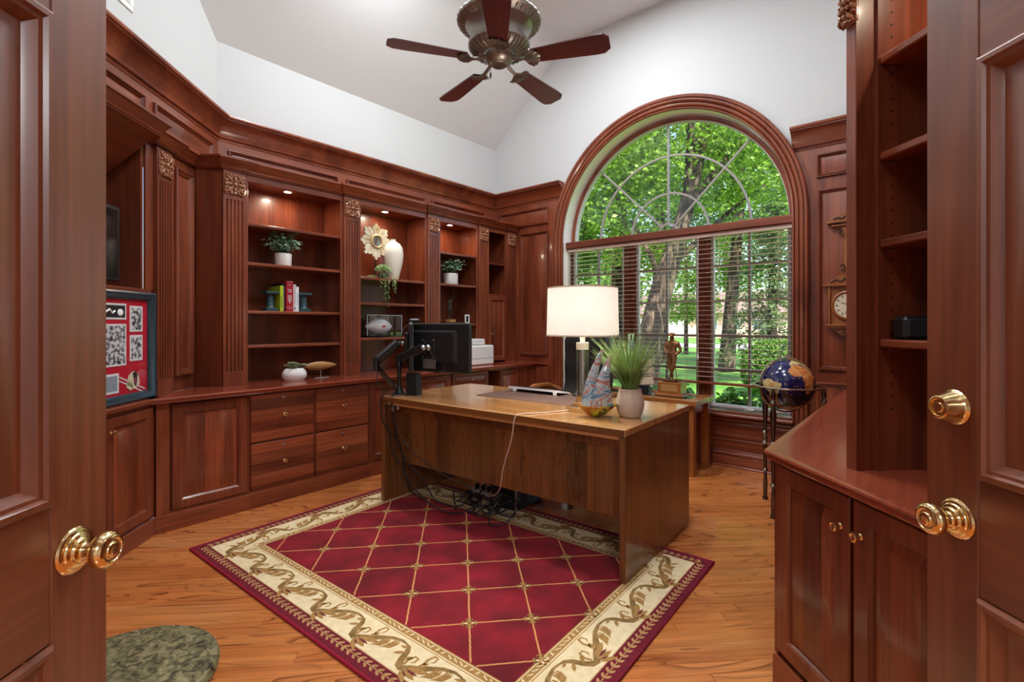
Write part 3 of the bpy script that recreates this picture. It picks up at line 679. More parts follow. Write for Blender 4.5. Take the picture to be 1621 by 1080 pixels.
YC = -.65                                                                # base cabinet face
def base_unit(x0, x1, label, name='base_cabinet'):
    t = thing(name, label, 'cabinet', LF, ((x0+x1)/2, -.33, 0)); return t
t = base_unit(.90, 1.442, 'cherry base cabinet with one raised-panel door beside the diagonal cabinet')
part(t, 'carcass', B().prism([(.905, YC+.02), (1.442, YC+.02), (1.442, -.02), (1.30, -.02)], .105, CT-.034), CHERRY['z'])
part(t, 'plinth', B().sweep([(.895, YC+.004), (1.442, YC+.004)], PLINTH).box(.905, 1.442, YC+.004, YC+.05, 0, .105), CHERRY['x'])
part(t, 'bottom_rail', B().box(.90, 1.442, YC+.006, YC+.03, .105, .120), CHERRY['x'])
part(t, 'corner_stile', B().box(.902, .972, YC, YC+.02, .105, CT-.034, .002), CHERRY['z'])
raised_door(t, .984, 1.430, .122, .778, YC, fw=.062)
for x0, x1, lab in ((1.442, 1.920, 'cherry cabinet of two file drawers under the plant bookcase'), (1.920, 2.396, 'cherry cabinet of two file drawers next to the desk end')):
    t = base_unit(x0, x1, lab, 'file_cabinet'); carcass(t, x0, x1, YC, -.02)
    drawer(t, x0+.012, x1-.010, .452, .784, YC); drawer(t, x0+.012, x1-.010, .120, .440, YC)
t = base_unit(2.396, 3.332, 'wide cherry base cabinet with two raised-panel doors behind the desk'); carcass(t, 2.396, 3.332, YC, -.02)
raised_door(t, 2.406, 2.860, .122, .784, YC, knob=(2.825, .70)); raised_door(t, 2.875, 3.322, .122, .784, YC, knob=(2.91, .70))
t = base_unit(3.332, 3.872, 'cherry drawer cabinet below the white printer', 'drawer_cabinet'); carcass(t, 3.332, 3.872, YC, -.02)
for z0, z1 in ((.62, .784), (.38, .608), (.120, .368)):
    d = part(t, 'drawer', B().rects(3.345, 3.86, z0, z1, YC, [(0, .02), (0, .004), (.004, 0), (.03, 0), (.036, .008), (.042, .008), (.056, .002), (.06, 0)]), CHERRY_STAVE_X)
    add_knob(d, 3.60, (z0+z1)/2+.02, YC)
t = base_unit(3.872, 4.662, 'cherry corner base cabinet with open slot and small door')
part(t, 'carcass', B().box(4.045, 4.662, YC+.02, -.02, .105, CT-.034).box(3.876, 4.045, YC+.02, -.02, .105, .13).box(3.876, 4.045, -.12, -.02, .13, CT-.034), CHERRY['z'])
part(t, 'plinth', B().sweep([(3.872, YC+.004), (4.662, YC+.004)], PLINTH), CHERRY['x'])
part(t, 'top_rail', B().box(3.876, 4.662, YC, YC+.02, CT-.052, CT-.034), CHERRY['x'])
raised_door(t, 4.05, 4.372, .122, .772, YC, knob=(4.088, .695), fw=.05)
fb = B(); flutes(fb, 4.385, 4.655, .122, .775, YC, YC+.02, 6); part(t, 'fluted_filler', fb, CHERRY['z'])

# ------------------------------------------------------------------ diagonal media cabinet by the left door
t = thing('media_cabinet', 'diagonal cherry media cabinet with lifted flap door and fluted pilaster', 'cabinet', DF, (-1.1, -.03, 0))
S = lambda a, b_: (-b_, -a)                                              # distance from the corner -> local x
def dbox(b, t0, t1, y0, y1, z0, z1, bev=0): return b.box(-t1, -t0, y0, y1, z0, z1, bev)
f4_ = thing('trim_4', None, None, DF, (-1.1, 0, 2.5), kind='structure')
part(f4_, 'frieze_board', dbox(B(), 0.0, 2.3, -.012, -.0005, 2.40, 2.74), CHERRY['x'])
for t0, t1 in ((.10, .80), (.89, 1.75)):
    panel_field(f4_, -t1+.03, -t0-.03, 2.45+.03, 2.65-.03, -.012, CHERRY['x']); panel_mould(f4_, -t1, -t0, 2.45, 2.65, -.012, CHERRY['x'])
b = B(); dbox(b, .26, .62, 0, .02, CT, 2.42); part(t, 'face_panel', b, CHERRY['z'])
panel_mould(t, -.556, -.352, .93, 2.33, 0, w=.045); panel_field(t, -.512, -.396, .975, 2.285, 0)
pilaster(t, -.772, -.609, -.024, .02)
part(t, 'niche_stile', dbox(B(), .772, .840, 0, .02, 1.49, 2.42, .003), CHERRY['z'])
part(t, 'niche_side', dbox(B(), .840, .860, .02, .60, 1.49, 2.46), CHERRY['z'])
part(t, 'niche_back', dbox(B(), .84, 2.1, .60, .615, 1.45, 2.46), CHERRY['z'])
part(t, 'niche_floor', dbox(B(), .80, 2.1, -.006, .60, 1.462, 1.492, .003), CHERRY['x'])
part(t, 'lower_board', dbox(B(), .772, 2.1, 0, .02, CT, 1.462), CHERRY['x'])
part(t, 'niche_top', dbox(B(), .84, 2.1, .02, .60, 2.44, 2.46), CHERRY['x'])
part(t, 'cornice', B().sweep([(-.80, .0), (-.79, -.030), (-.600, -.030), (-.600, -.006), (-.26, -.006)], CORN), CHERRY['x'])
# lifted flap: a slab sliding back into the pocket, its front edge carrying the cornice
lf = B(); ang = math.atan2(.245, .28)
prof = [(-.09, 2.425), (.36, 2.03), (.372, 2.044), (-.078, 2.440)]
lf.xprism(prof, -2.05, -.882)
flap = part(t, 'flap_door', lf, CHERRY['x'])
part(flap, 'cornice_edge', B().sweep([(-2.05, -.085), (-.878, -.085), (-.878, .02)], [(o*.9, z+.022) for o, z in CORN]), CHERRY['x'])
part(t, 'base_carcass', dbox(B(), .79, 2.1, -.050, .05, .105, CT-.03), CHERRY['z'])
part(t, 'plinth', B().sweep([(-2.1, -.052), (-.86, -.052)], PLINTH), CHERRY['x'])
part(t, 'ledge', dbox(B(), .80, 2.1, -.078, 0, CT-.03, CT, .006), CHERRY['x'])
raised_door(t, -1.262, -.882, .125, .775, -.066, knob=(-1.235, .70)); raised_door(t, -1.66, -1.275, .125, .775, -.066)

# television in the niche
tv = thing('television', 'flat black television standing in the cabinet niche', 'television', DF, (-1.5, .10, 1.492))
part(tv, 'panel', dbox(B(), 1.0, 2.0, .045, .085, 1.525, 1.95, .006), BLACKP)
part(tv, 'screen', dbox(B(), 1.02, 1.98, .0435, .046, 1.545, 1.93), BLACKG)
part(tv, 'foot', dbox(B(), 1.3, 1.7, .02, .13, 1.492, 1.50, .003).box(-1.54, -1.46, .055, .075, 1.5, 1.53), BLACKP)

# framed red memorabilia standing on the ledge
fr = thing('memorabilia_frame', 'dark framed red display of hockey photographs and emblem on the cabinet ledge', 'picture frame', DF, (-1.25, -.05, CT))
MATRED = mat('red_mat', srgb(196, 12, 46), .8)
FRM = mat('slate_frame', srgb(52, 68, 78), .3, .2, coat=.3)
x0, x1, z0, z1 = -1.72, -.802, CT+.002, 1.467
part(fr, 'frame', B().rects(x0, x1, z0, z1, -.006, [(0, 0), (0, -.030), (.010, -.036), (.020, -.030), (.034, -.026), (.046, -.014), (.048, -.006)], fill=False), FRM)
part(fr, 'mat_board', B().box(x0+.02, x1-.02, -.010, -.004, z0+.02, z1-.02), MATRED)
part(fr, 'glazing', B().box(x0+.03, x1-.03, -.015, -.0135, z0+.03, z1-.03), glass_thin('picture_glass', (.98, .98, .98, 1), .05), smooth=False)
PHOTO = noisemat('photo_print', [(.36, (.02, .02, .025, 1)), (.48, (.30, .30, .31, 1)), (.58, (.80, .80, .80, 1))], 48, .5, 3)
PAPER = mat('photo_paper', srgb(240, 238, 236), .6)
WHITEINK = mat('white_ink', srgb(244, 242, 240), .6)
def photo(xa, xb, za, zb, m=PHOTO, e=.011):
    p = part(fr, 'photograph', B().box(xa, xb, -.0125, -.010, za, zb), PAPER)
    part(p, 'print', B().box(xa+e, xb-e, -.0132, -.0125, za+e, zb-e), m)
photo(-1.005, -.895, 1.235, 1.385); photo(-1.005, -.895, 1.065, 1.215)
photo(-1.245, -1.035, 1.045, 1.280); photo(-1.245, -1.035, 1.305, 1.395, mat('black_card', (.02, .02, .022, 1), .6)); photo(-1.22, -1.095, .895, 1.005, mat('grey_card', srgb(150, 164, 176), .6), .013)
photo(-1.52, -1.28, 1.05, 1.36)
part(fr, 'script_mark', B().tube([(-1.20, -.0138, 1.345), (-1.17, -.0138, 1.36), (-1.15, -.0138, 1.34), (-1.13, -.0138, 1.352)], .006, 6).ball((-1.085, -.0138, 1.345), (.024, .003, .020), 10, 6), WHITEINK)
for o_ in (0, .022): part(fr, 'stripe', B().yprism([(-1.09, .985-o_), (-1.09, .978-o_), (-.875, .888-o_), (-.875, .895-o_)], -.0128, -.0105), WHITEINK)
# team emblem: pale feathered head shape with a black crest and red cheek
em = part(fr, 'emblem', B().yprism([(-1.035, .915), (-1.03, .955), (-1.015, .985), (-.985, 1.005), (-.955, 1.0), (-.94, .985), (-.925, .955), (-.922, .925), (-.945, .915), (-.955, .90), (-.985, .905), (-1.0, .893), (-1.015, .905)], -.0140, -.0128), mat('emblem_cream', srgb(216, 205, 172), .6))
part(em, 'crest', B().yprism([(-.985, .995), (-.96, 1.003), (-.943, .985), (-.945, .95), (-.955, .915), (-.97, .925), (-.975, .96)], -.0146, -.0140), mat('emblem_black', (.02, .02, .022, 1), .6))
part(em, 'cheek', B().yprism([(-.968, .97), (-.952, .965), (-.955, .935), (-.968, .93)], -.0151, -.0146), mat('emblem_red', srgb(150, 60, 90), .6))
for q in range(4): part(em, 'feather', B().yprism([(-1.03+q*.012, .93-q*.006), (-1.024+q*.012, .96-q*.004), (-1.019+q*.012, .93-q*.006)], -.0146, -.0140), mat('emblem_olive', srgb(96, 96, 60), .6))

# ------------------------------------------------------------------ right diagonal cabinet with bookcase, and the cabinet along the right wall
rt = thing('worktop', 'short polished cherry worktop on the cabinet beside the right door', 'worktop', WF, (-.1, 2.4, CT-.03))
def RW(fwd, right): p = RF.w(-fwd, right); return (p.x, p.y)
A_, C_ = RW(.62, 1.075), RW(1.69, 1.075)
poly = [A_, C_, (C_[0], 4.64), (XR-.014, 4.64), (XR-.014, 2.12), RW(.62, 1.54)]
part(rt, 'slab', B().prism(poly, CT-.034, CT), CHERRY_TOP['y'])
part(rt, 'front_edge', B().sweep([(C_[0], 4.64), C_, A_], [(o, z) for o, z in edge]), CHERRY_TOP['y'])
t = thing('base_cabinet', 'cherry base cabinet with two knobbed doors beside the right entrance door', 'cabinet', RF, (-1.2, 1.3, 0))
# local x = -forward, y = right, so its face looks towards smaller y
part(t, 'carcass', B().box(-1.685, -.62, 1.10, 1.53, .105, CT-.034), CHERRY['z'])
part(t, 'plinth', B().sweep([(-1.69, 1.085), (-.62, 1.085)], PLINTH).box(-1.69, -.62, 1.085, 1.12, 0, .105), CHERRY['x'])
part(t, 'corner_stile', B().box(-1.70, -1.680, 1.085, 1.10, .105, CT-.034, .002), CHERRY['z'])
raised_door(t, -1.683, -1.340, .125, .782, 1.080, knob=(-1.372, .688), fw=.06); raised_door(t, -1.326, -.98, .125, .782, 1.080, knob=(-1.296, .688), fw=.06)
raised_door(t, -.968, -.64, .125, .782, 1.080, fw=.06)
t = thing('base_cabinet', 'cherry base cabinet running along the right wall behind the globe', 'cabinet', WF, (-.15, 3.4, 0))
cx0 = C_[0]+.03
part(t, 'carcass', B().prism([(cx0, 2.02), (cx0, 4.64), (XR-.014, 4.64), (XR-.014, 2.45)], .105, CT-.034), CHERRY['z'])
part(t, 'plinth', B().sweep([(cx0+.01, 4.64), (cx0+.01, 2.0)], PLINTH), CHERRY['y'])
for ya, yb_ in ((2.06, 2.68), (2.70, 3.32), (3.34, 3.96), (3.98, 4.60)):
    b = B().rects(ya, yb_, .125, .782, 0, [(0, .02), (0, .004), (.004, 0), (.05, 0), (.06, .013), (.064, .0135), (.09, .004), (.094, .002)])
    b.v = [(cx0-.012+y_, -x_+ya+yb_, z_) for x_, y_, z_ in b.v]; part(t, 'door', b, CHERRY['z'])
t = thing('bookcase', 'tall cherry bookcase with pin holes standing beside the right door', 'bookcase', RF, (-1.1, 1.35, CT))
x0, x1 = -1.472, -.62
pp = part(t, 'pilaster', B().box(x0, x0+.040, 1.176, 1.245, CT, 2.86, .002), CHERRY['z'])
ro = inst_local(pp, 'rosette', rosette_me, (x0+.02, 1.176, 2.255)); ro.scale = (.5, 1.3, .8)
part(t, 'side_panel', B().box(x0+.008, x0+.05, 1.24, 1.53, CT, 2.86), CHERRY['z'])
part(t, 'side_panel', B().box(x1-.03, x1, 1.24, 1.53, CT, 2.86), CHERRY['z'])
part(t, 'back_panel', B().box(x0+.03, x1, 1.53, 1.545, CT, 2.86), CHERRY['z'])
part(t, 'header', B().box(x0, x1, 1.20, 1.24, 2.40, 2.86), CHERRY['x'])
part(t, 'top_panel', B().box(x0+.03, x1, 1.24, 1.53, 2.43, 2.45), CHERRY['x'])
for z in (2.098, 1.804, 1.537, 1.233): shelf(t, x0+.05, x1-.03, 1.245, 1.53, z)
part(t, 'cornice', B().sweep([(x0, 1.24), (x0, 1.176), (x0+.04, 1.176), (x0+.04, 1.20), (x1, 1.20)], CORN), CHERRY['x'])
puck_light(t, RF, -1.15, 1.38, 2.43, 1.6)
hole_me = mesh_of(B().lathe([(.001, 0), (.0034, 0), (.0034, .0012), (.001, .0012)], 8, axis='x', cap=False), 'pin_hole', BLACKP)
zz = 1.02
while zz < 2.4:
    inst_local(t, 'pin_hole', hole_me, (x0+.05, 1.285, zz)); zz += .038
for z in (2.098, 1.804, 1.537, 1.233): inst_local(t, 'shelf_pin', pin_me, (x0+.05, 1.285, z-.034))
sp = thing('speaker', 'small rounded black speaker on the right bookcase shelf', 'speaker', RF, (-1.385, 1.35, 1.233))
part(sp, 'body', B().box(-1.41, -1.36, 1.272, 1.43, 1.2335, 1.302, .010), BLACKP)
part(sp, 'grille', B().box(-1.362, -1.357, 1.282, 1.42, 1.242, 1.294, .002), mat('speaker_mesh', (.02, .02, .022, 1), .7, bump=(900, .5)))
# ================================================================== rug
RUGF = Frame((-3.206, .966), rad(1.9)); RW_, RD_ = 2.372, 1.675; RT = .011
RUGRED = noisemat('rug_red', [(.35, srgb(98, 2, 15)), (.55, srgb(128, 6, 25)), (.7, srgb(144, 12, 34))], 5, .95, 6, bump=0)
RUGBUR = noisemat('rug_burgundy', [(.3, srgb(92, 4, 24)), (.7, srgb(122, 8, 36))], 60, .95)
RUGCREAM = noisemat('rug_cream', [(.3, srgb(226, 202, 156)), (.7, srgb(242, 222, 180))], 30, .95)
RUGGOLD = noisemat('rug_gold', [(.3, srgb(150, 108, 52)), (.7, srgb(186, 142, 82))], 90, .95)
RUGLINE = noisemat('rug_line', [(.3, srgb(190, 122, 66)), (.7, srgb(222, 160, 100))], 160, .95)
RUGOLIVE = noisemat('rug_olive', [(.35, srgb(116, 86, 42)), (.65, srgb(160, 124, 70))], 24, .95)
rug = thing('rug', 'red area rug with gold lattice field and cream scroll border under the desk', 'rug', RUGF, (RW_/2, RD_/2, 0))
def ringb(i0, i1, z0, z1):
    b = B(); a, c = RW_, RD_
    b.box(i0, a-i0, i0, i1, z0, z1).box(i0, a-i0, c-i1, c-i0, z0, z1).box(i0, i1, i1, c-i1, z0, z1).box(a-i1, a-i0, i1, c-i1, z0, z1); return b
part(rug, 'outer_border', ringb(.0, .075, .0005, RT), RUGBUR)
part(rug, 'binding', B().tube([(0, 0, .007), (RW_, 0, .007), (RW_, RD_, .007), (0, RD_, .007), (0, 0, .007)], .007, 8), mat('rug_binding', srgb(150, 6, 44), .8))
part(rug, 'scroll_border', ringb(.075, .235, .0005, RT), RUGCREAM)
part(rug, 'inner_trim', ringb(.235, .285, .0005, RT+.0003), RUGCREAM)
part(rug, 'field', B().box(.285, RW_-.285, .285, RD_-.285, .0005, RT), RUGRED)
zt = RT+.0004
def ribbon(b, pts, ws, z=zt):
    P = [Vector(p) for p in pts]; L = []
    for i, p in enumerate(P):
        t_ = (P[min(i+1, len(P)-1)]-P[max(i-1, 0)]); t_ = t_.normalized() if t_.length else Vector((1, 0)); n_ = Vector((-t_.y, t_.x)); w_ = ws[i] if isinstance(ws, (list, tuple)) else ws
        L.append([(p.x+n_.x*w_/2, p.y+n_.y*w_/2, z), (p.x-n_.x*w_/2, p.y-n_.y*w_/2, z)])
    return b.loops(L, closed=False, cap0=False, cap1=False)
def blob(b, c, rx, ry, a=0, z=zt, n=10, lob=0):
    ca, sa = math.cos(a), math.sin(a); v = []
    for i in range(n):
        th = 2*PI*i/n; k_ = 1+lob*math.cos(4*th); u, w_ = rx*k_*math.cos(th), ry*k_*math.sin(th); v.append((c[0]+u*ca-w_*sa, c[1]+u*sa+w_*ca, z))
    return b.add(v, [tuple(range(n))])
# gold lattice in the field
lines = B(); flowers = B(); hearts = B()
GA, GB = .607, .465; SA = .1862; SB = .191; fx0, fx1, fy0, fy1 = .285, RW_-.285, .285, RD_-.285
nodes = []
for i in range(-4, 14):
    for j in range(-2, 7):
        if (i+j) % 2: continue
        x, y = GA+i*SA, GB+j*SB
        if fx0-.01 <= x <= fx1+.01 and fy0-.01 <= y <= fy1+.01: nodes.append((x, y))
        for dj in (1, -1):
            xa, ya, xb, yb = x, y, x+SA, y+SB*dj; pts = []
            for q in range(25):
                u = q/24; px_, py_ = xa+(xb-xa)*u, ya+(yb-ya)*u
                if fx0 <= px_ <= fx1 and fy0 <= py_ <= fy1: pts.append((px_+random.uniform(-.0012, .0012), py_+random.uniform(-.0012, .0012)))
            if len(pts) > 1: ribbon(lines, pts, .0075)
for (x, y) in nodes:
    for a in (PI/4, 3*PI/4, 5*PI/4, 7*PI/4):
        blob(flowers, (x+.021*math.cos(a), y+.021*math.sin(a)), .017, .012, a, RT+.0008, 8)
        for s_ in (-1, 1): blob(flowers, (x+.026*math.cos(a+s_*.42), y+.026*math.sin(a+s_*.42)), .008, .005, a+s_*.5, RT+.0008, 6)
    for a in (PI/4, 5*PI/4): blob(hearts, (x+.016*math.cos(a), y+.016*math.sin(a)), .008, .004, a, RT+.0011, 6)
part(rug, 'lattice_lines', lines, RUGLINE, kind='stuff', smooth=False); part(rug, 'lattice_flowers', flowers, RUGGOLD, kind='stuff', smooth=False); part(rug, 'flower_hearts', hearts, RUGCREAM, kind='stuff', smooth=False)
# border ornaments are drawn along each side in (s = along, d = distance from the outer edge)
def side_map(k):
    if k == 0: return RW_, lambda s, d: (s, d)
    if k == 1: return RD_, lambda s, d: (RW_-d, s)
    if k == 2: return RW_, lambda s, d: (RW_-s, RD_-d)
    return RD_, lambda s, d: (d, RD_-s)
chain = B(); vine = B(); leaf = B(); shade = B(); trim = B(); trimw = B()
for k in range(4):
    Ls, fm = side_map(k)
    # leaf chain in the burgundy band
    n_ = int((Ls-.12)/.036)
    for i in range(n_):
        s = .06+i*(Ls-.12)/n_
        for sg in (-1, 1):
            c = fm(s+.008, .047+sg*.010); t2 = fm(s+.02, .047+sg*.018); a = math.atan2(t2[1]-c[1], t2[0]-c[0]); blob(chain, c, .015, .0065, a, zt, 7)
        ribbon(chain, [fm(s, .047), fm(s+.03, .047)], .005)
    # acanthus scroll in the cream band: repeated S units
    nu = max(2, round((Ls-.30)/.31)); U = (Ls-.30)/nu
    for u in range(nu):
        s0 = .15+u*U; g = lambda a, d: fm(s0+a*U, .155+d)
        sg = math.atan2(fm(1, 0)[1]-fm(0, 0)[1], fm(1, 0)[0]-fm(0, 0)[0])
        flip = 1 if k in (0, 2) or True else -1
        ribbon(vine, [g(-.02, .056), g(.05, .050), g(.11, .026), g(.15, -.010), g(.21, -.040), g(.30, -.052)], [.008, .016, .024, .027, .030, .020])
        ribbon(vine, [g(.27, -.046), g(.36, -.036), g(.47, -.014), g(.58, .016), g(.72, .046), g(.88, .060), g(1.0, .056)], [.020, .040, .036, .026, .019, .013, .008], zt+.0001)
        def pl(aa, d, L_, W_, an, m_=leaf, z=RT+.0007):                     # pointed leaf
            n6 = [(0, 0), (.25, .75), (.5, 1), (.75, .7), (1, 0), (.75, -.7), (.5, -1), (.25, -.75)]; v = []
            for u_, w_ in n6:
                q_ = (L_*u_*math.cos(an)-W_*w_*math.sin(an), L_*u_*math.sin(an)+W_*w_*math.cos(an)); v.append((*fm(s0+aa*U+q_[0], .155+d+q_[1]), z))
            m_.add(v, [tuple(range(8))])
        for (aa, d, L_, W_, an) in ((.30, -.040, .085, .013, -.25), (.34, -.030, .095, .015, .25), (.30, -.056, .075, .011, -.55), (.44, -.012, .050, .012, 1.2), (.10, .020, .050, .009, -2.5), (.17, -.012, .042, .009, .9), (.06, .044, .036, .007, -2.9)): pl(aa, d, L_, W_, an)
        for (aa, d) in ((.30, .010), (.50, .056)):                          # curled buds
            ribbon(leaf, [g(aa-.04, d-.040), g(aa-.06, d-.010), g(aa-.03, d+.018), g(aa+.03, d+.016), g(aa+.04, d-.006), g(aa+.01, d-.016)], [.012, .011, .010, .009, .007, .003], RT+.0007)
        for (aa, d) in ((.66, .016), (.80, .030)):
            for dx in (0, .035, .07): ribbon(leaf, [g(aa+dx, d+.018), g(aa+dx+.01, d), g(aa+dx-.02, d-.030), g(aa+dx-.06, d-.052+dx*.2)], [.004, .012, .010, .003], RT+.0007)
        pl(.36, -.040, .060, .006, .0, shade, RT+.0010); pl(.33, -.054, .040, .004, -.3, shade, RT+.0010)
    ribbon(chain, [fm(.077, .077), fm(Ls-.077, .077)], .004)
    # rope trim at the inner edge
    ribbon(trim, [fm(.262, .262), fm(Ls-.262, .262)], .030); ribbon(trim, [fm(.239, .239), fm(Ls-.239, .239)], .004); ribbon(trim, [fm(.283, .283), fm(Ls-.283, .283)], .005)
    n_ = int((Ls-.54)/.030)
    for i in range(n_):
        s = .27+i*(Ls-.54)/n_
        if (i // 3) % 2 == 0: ribbon(trimw, [fm(s, .255), fm(s+.006, .272)], .007, RT+.0012)
        else: ribbon(trimw, [fm(s, .268), fm(s+.012, .262), fm(s+.024, .256)], .005, RT+.0012)
part(rug, 'leaf_chain', chain, noisemat('rug_leaf', [(.3, srgb(168, 122, 72)), (.7, srgb(196, 150, 100))], 60, .95), kind='stuff', smooth=False)
part(rug, 'vine_scroll', vine, RUGOLIVE, kind='stuff', smooth=False); part(rug, 'scroll_leaves', leaf, RUGGOLD, kind='stuff', smooth=False)
part(rug, 'leaf_shading', shade, mat('rug_plum', srgb(112, 44, 44), .95), kind='stuff', smooth=False)
part(rug, 'rope_trim', trim, RUGGOLD, smooth=False); part(rug, 'rope_dashes', trimw, RUGCREAM, kind='stuff', smooth=False)

# ================================================================== desk
DKF = Frame((-3.022, 2.107), rad(2.6)); DW, DD, DH = 1.885, .945, .765   # x along the front, y towards the window
RZ = RT+.0015                                                            # top of the rug pile
desk = thing('desk', 'large oak desk with panel ends and hanging modesty panel', 'desk', DKF, (DW/2, DD/2, RZ))
part(desk, 'top', B().box(0, DW, 0, DD, DH-.038, DH, .004), DESKT)
part(desk, 'edge_band', B().box(.004, DW-.004, -.003, 0, DH-.036, DH-.003, .001), wood('desk_edge', 'x', srgb(104, 60, 24), srgb(134, 82, 36), srgb(150, 96, 48), rough=.3, coat=.3, fstr=.4, var=.02))
part(desk, 'light_trim', B().box(.03, DW-.03, .012, DD-.012, DH-.058, DH-.038, .002), mat('pale_oak', srgb(196, 142, 92), .35, coat=.3))
for xa in (.0, DW-.034):
    part(desk, 'end_panel', B().box(xa, xa+.034, .004, DD-.004, RZ, DH-.058 if xa > 1 else DH-.058, .002).box(xa, xa+.034, .0, DD-.0, DH-.06, DH-.038), wood('desk_end', 'z', srgb(100, 58, 28), srgb(124, 74, 38), srgb(140, 88, 48), rough=.28, coat=.3, ring=7, fstr=.45, var=.06))
part(desk, 'apron', B().box(.034, DW-.034, .13, .152, DH-.13, DH-.058), DESKF)
part(desk, 'modesty_panel', B().box(.034, DW-.034, .152, .172, .268, DH-.058, .001), DESKF)
part(desk, 'drawer_box', B().box(.60, 1.28, .42, DD-.03, DH-.14, DH-.058), DESKF)
for xa in (.0, DW-.034):
    for yy in (.03, DD-.06): part(desk, 'glide', B().lathe([(.012, RZ-.0), (.012, RZ+.006)], 10, (xa+.017, yy+.01, 0)), STEEL)

# leather desk pad, keyboard, mouse
def dk(p): d = Vector((p[0]-DKF.o.x, p[1]-DKF.o.y)); return (DKF.c*d.x+DKF.s*d.y, -DKF.s*d.x+DKF.c*d.y)
px0, py0 = dk((-2.515, 2.568)); pw, pd_ = .86, .46
solo('desk_pad', B().box(px0, px0+pw, py0, py0+pd_, DH, DH+.004, .0015), mat('pad_leather', srgb(112, 84, 74), .5, bump=(260, .2)), 'brown leather pad lying on the desk top', 'desk pad', DKF, (px0+pw/2, py0+pd_/2, DH))
kb = thing('keyboard', 'slim white keyboard with black keys tilted on the desk pad', 'keyboard', DKF, (px0+.30, py0+.37, DH+.004))
kx, ky = px0+.06, py0+.30
tilt = lambda z0, u: DH+.005+z0+.022*(1-u/.14)
b = B()
b.loops([[(kx, ky, tilt(.0, 0)), (kx+.46, ky, tilt(.0, 0)), (kx+.46, ky, tilt(.016, 0)), (kx, ky, tilt(.016, 0))],
         [(kx, ky+.14, tilt(.0, .14)), (kx+.46, ky+.14, tilt(.0, .14)), (kx+.46, ky+.14, tilt(.012, .14)), (kx, ky+.14, tilt(.012, .14))]])
part(kb, 'body', b, WHITE)
for xx in (.04, .40): part(kb, 'foot', B().box(kx+xx, kx+xx+.032, ky-.002, ky+.008, DH+.0045, DH+.029, .003), WHITE)
b = B()
for r_ in range(5):
    for c_ in range(15):
        u = .014+r_*.024; b.box(kx+.012+c_*.0292, kx+.012+c_*.0292+.026, ky+u, ky+u+.020, tilt(.014, u), tilt(.020, u))
part(kb, 'keys', b, BLACKP, kind='stuff')
ms = thing('mouse', 'black computer mouse on the desk pad beyond the keyboard', 'mouse', DKF, (px0+.60, py0+.42, DH+.004))
part(ms, 'shell', B().ball((px0+.60, py0+.42, DH+.010), (.033, .055, .026), 16, 10).box(px0+.57, px0+.63, py0+.375, py0+.465, DH+.0045, DH+.010, .003), BLACKP)
part(ms, 'wheel', B().lathe([(.008, -.004), (.008, .004)], 10, (px0+.60, py0+.455, DH+.028), 'x'), STEEL)

# table lamp: drum shade, crystal column, stepped brass base
lp = dk((-1.585, 2.515)); lx, ly = lp
lamp = thing('table_lamp', 'lit table lamp with white drum shade and crystal column on the desk', 'lamp', DKF, (lx, ly, DH))
part(lamp, 'base', B().lathe([(.001, DH), (.080, DH), (.080, DH+.028), (.078, DH+.030), (.052, DH+.030), (.052, DH+.052), (.050, DH+.054), (.036, DH+.054), (.036, DH+.090), (.001, DH+.090)], 40, (lx, ly, 0), cap=False), SATINB)
part(lamp, 'column', B().lathe([(.035, DH+.0905), (.035, 1.128), (.032, 1.128), (.032, DH+.0905)], 32, (lx, ly, 0), cap=False), glass_thin('lamp_column_glass', (.90, .93, .93, 1), .22))
part(lamp, 'rod', B().lathe([(.006, DH+.09), (.006, 1.13)], 10, (lx, ly, 0), cap=False), SATINB)
part(lamp, 'cap', B().lathe([(.001, 1.1285), (.037, 1.1285), (.037, 1.170), (.001, 1.170)], 28, (lx, ly, 0), cap=False), mat('cream_metal', srgb(226, 220, 200), .35, .2))
part(lamp, 'socket', B().lathe([(.014, 1.17), (.016, 1.20), (.016, 1.26), (.010, 1.27)], 14, (lx, ly, 0)), mat('socket_white', srgb(236, 232, 220), .4))
part(lamp, 'bulb', B().ball((lx, ly, 1.315), (.028, .028, .045), 14, 10), mat('bulb_glow', (1, .9, .75, 1), .4, emit=(1, .88, .72, 1), estr=6))
m_, n_, p_, o_ = newmat('shade_linen'); n_.nodes.remove(p_)
d1 = n_.nodes.new('ShaderNodeBsdfDiffuse'); d1.inputs[0].default_value = (.92, .91, .89, 1); t1 = n_.nodes.new('ShaderNodeBsdfTranslucent'); t1.inputs[0].default_value = (.95, .93, .90, 1)
x1_ = n_.nodes.new('ShaderNodeMixShader'); x1_.inputs[0].default_value = .5; n_.links.new(d1.outputs[0], x1_.inputs[1]); n_.links.new(t1.outputs[0], x1_.inputs[2]); n_.links.new(x1_.outputs[0], o_.inputs[0])
SHADE = m_
part(lamp, 'shade', B().lathe([(.212, 1.208), (.206, 1.494), (.2045, 1.494), (.2105, 1.208)], 64, (lx, ly, 0), cap=False), SHADE)
for zz, rr in ((1.208, .2135), (1.487, .2075)): part(lamp, 'shade_trim', B().lathe([(rr-.002, zz), (rr, zz), (rr, zz+.008), (rr-.002, zz+.008)], 64, (lx, ly, 0), cap=False), mat('trim_tape', srgb(222, 206, 176), .8))
part(lamp, 'spider', B().tube([(lx-.205, ly, 1.48), (lx, ly, 1.47), (lx+.205, ly, 1.48)], .003, 6).tube([(lx, ly-.205, 1.48), (lx, ly, 1.47), (lx, ly+.205, 1.48)], .003, 6).tube([(lx, ly, 1.27), (lx+.03, ly, 1.33), (lx+.03, ly, 1.42), (lx, ly, 1.47)], .002, 6), SATINB)
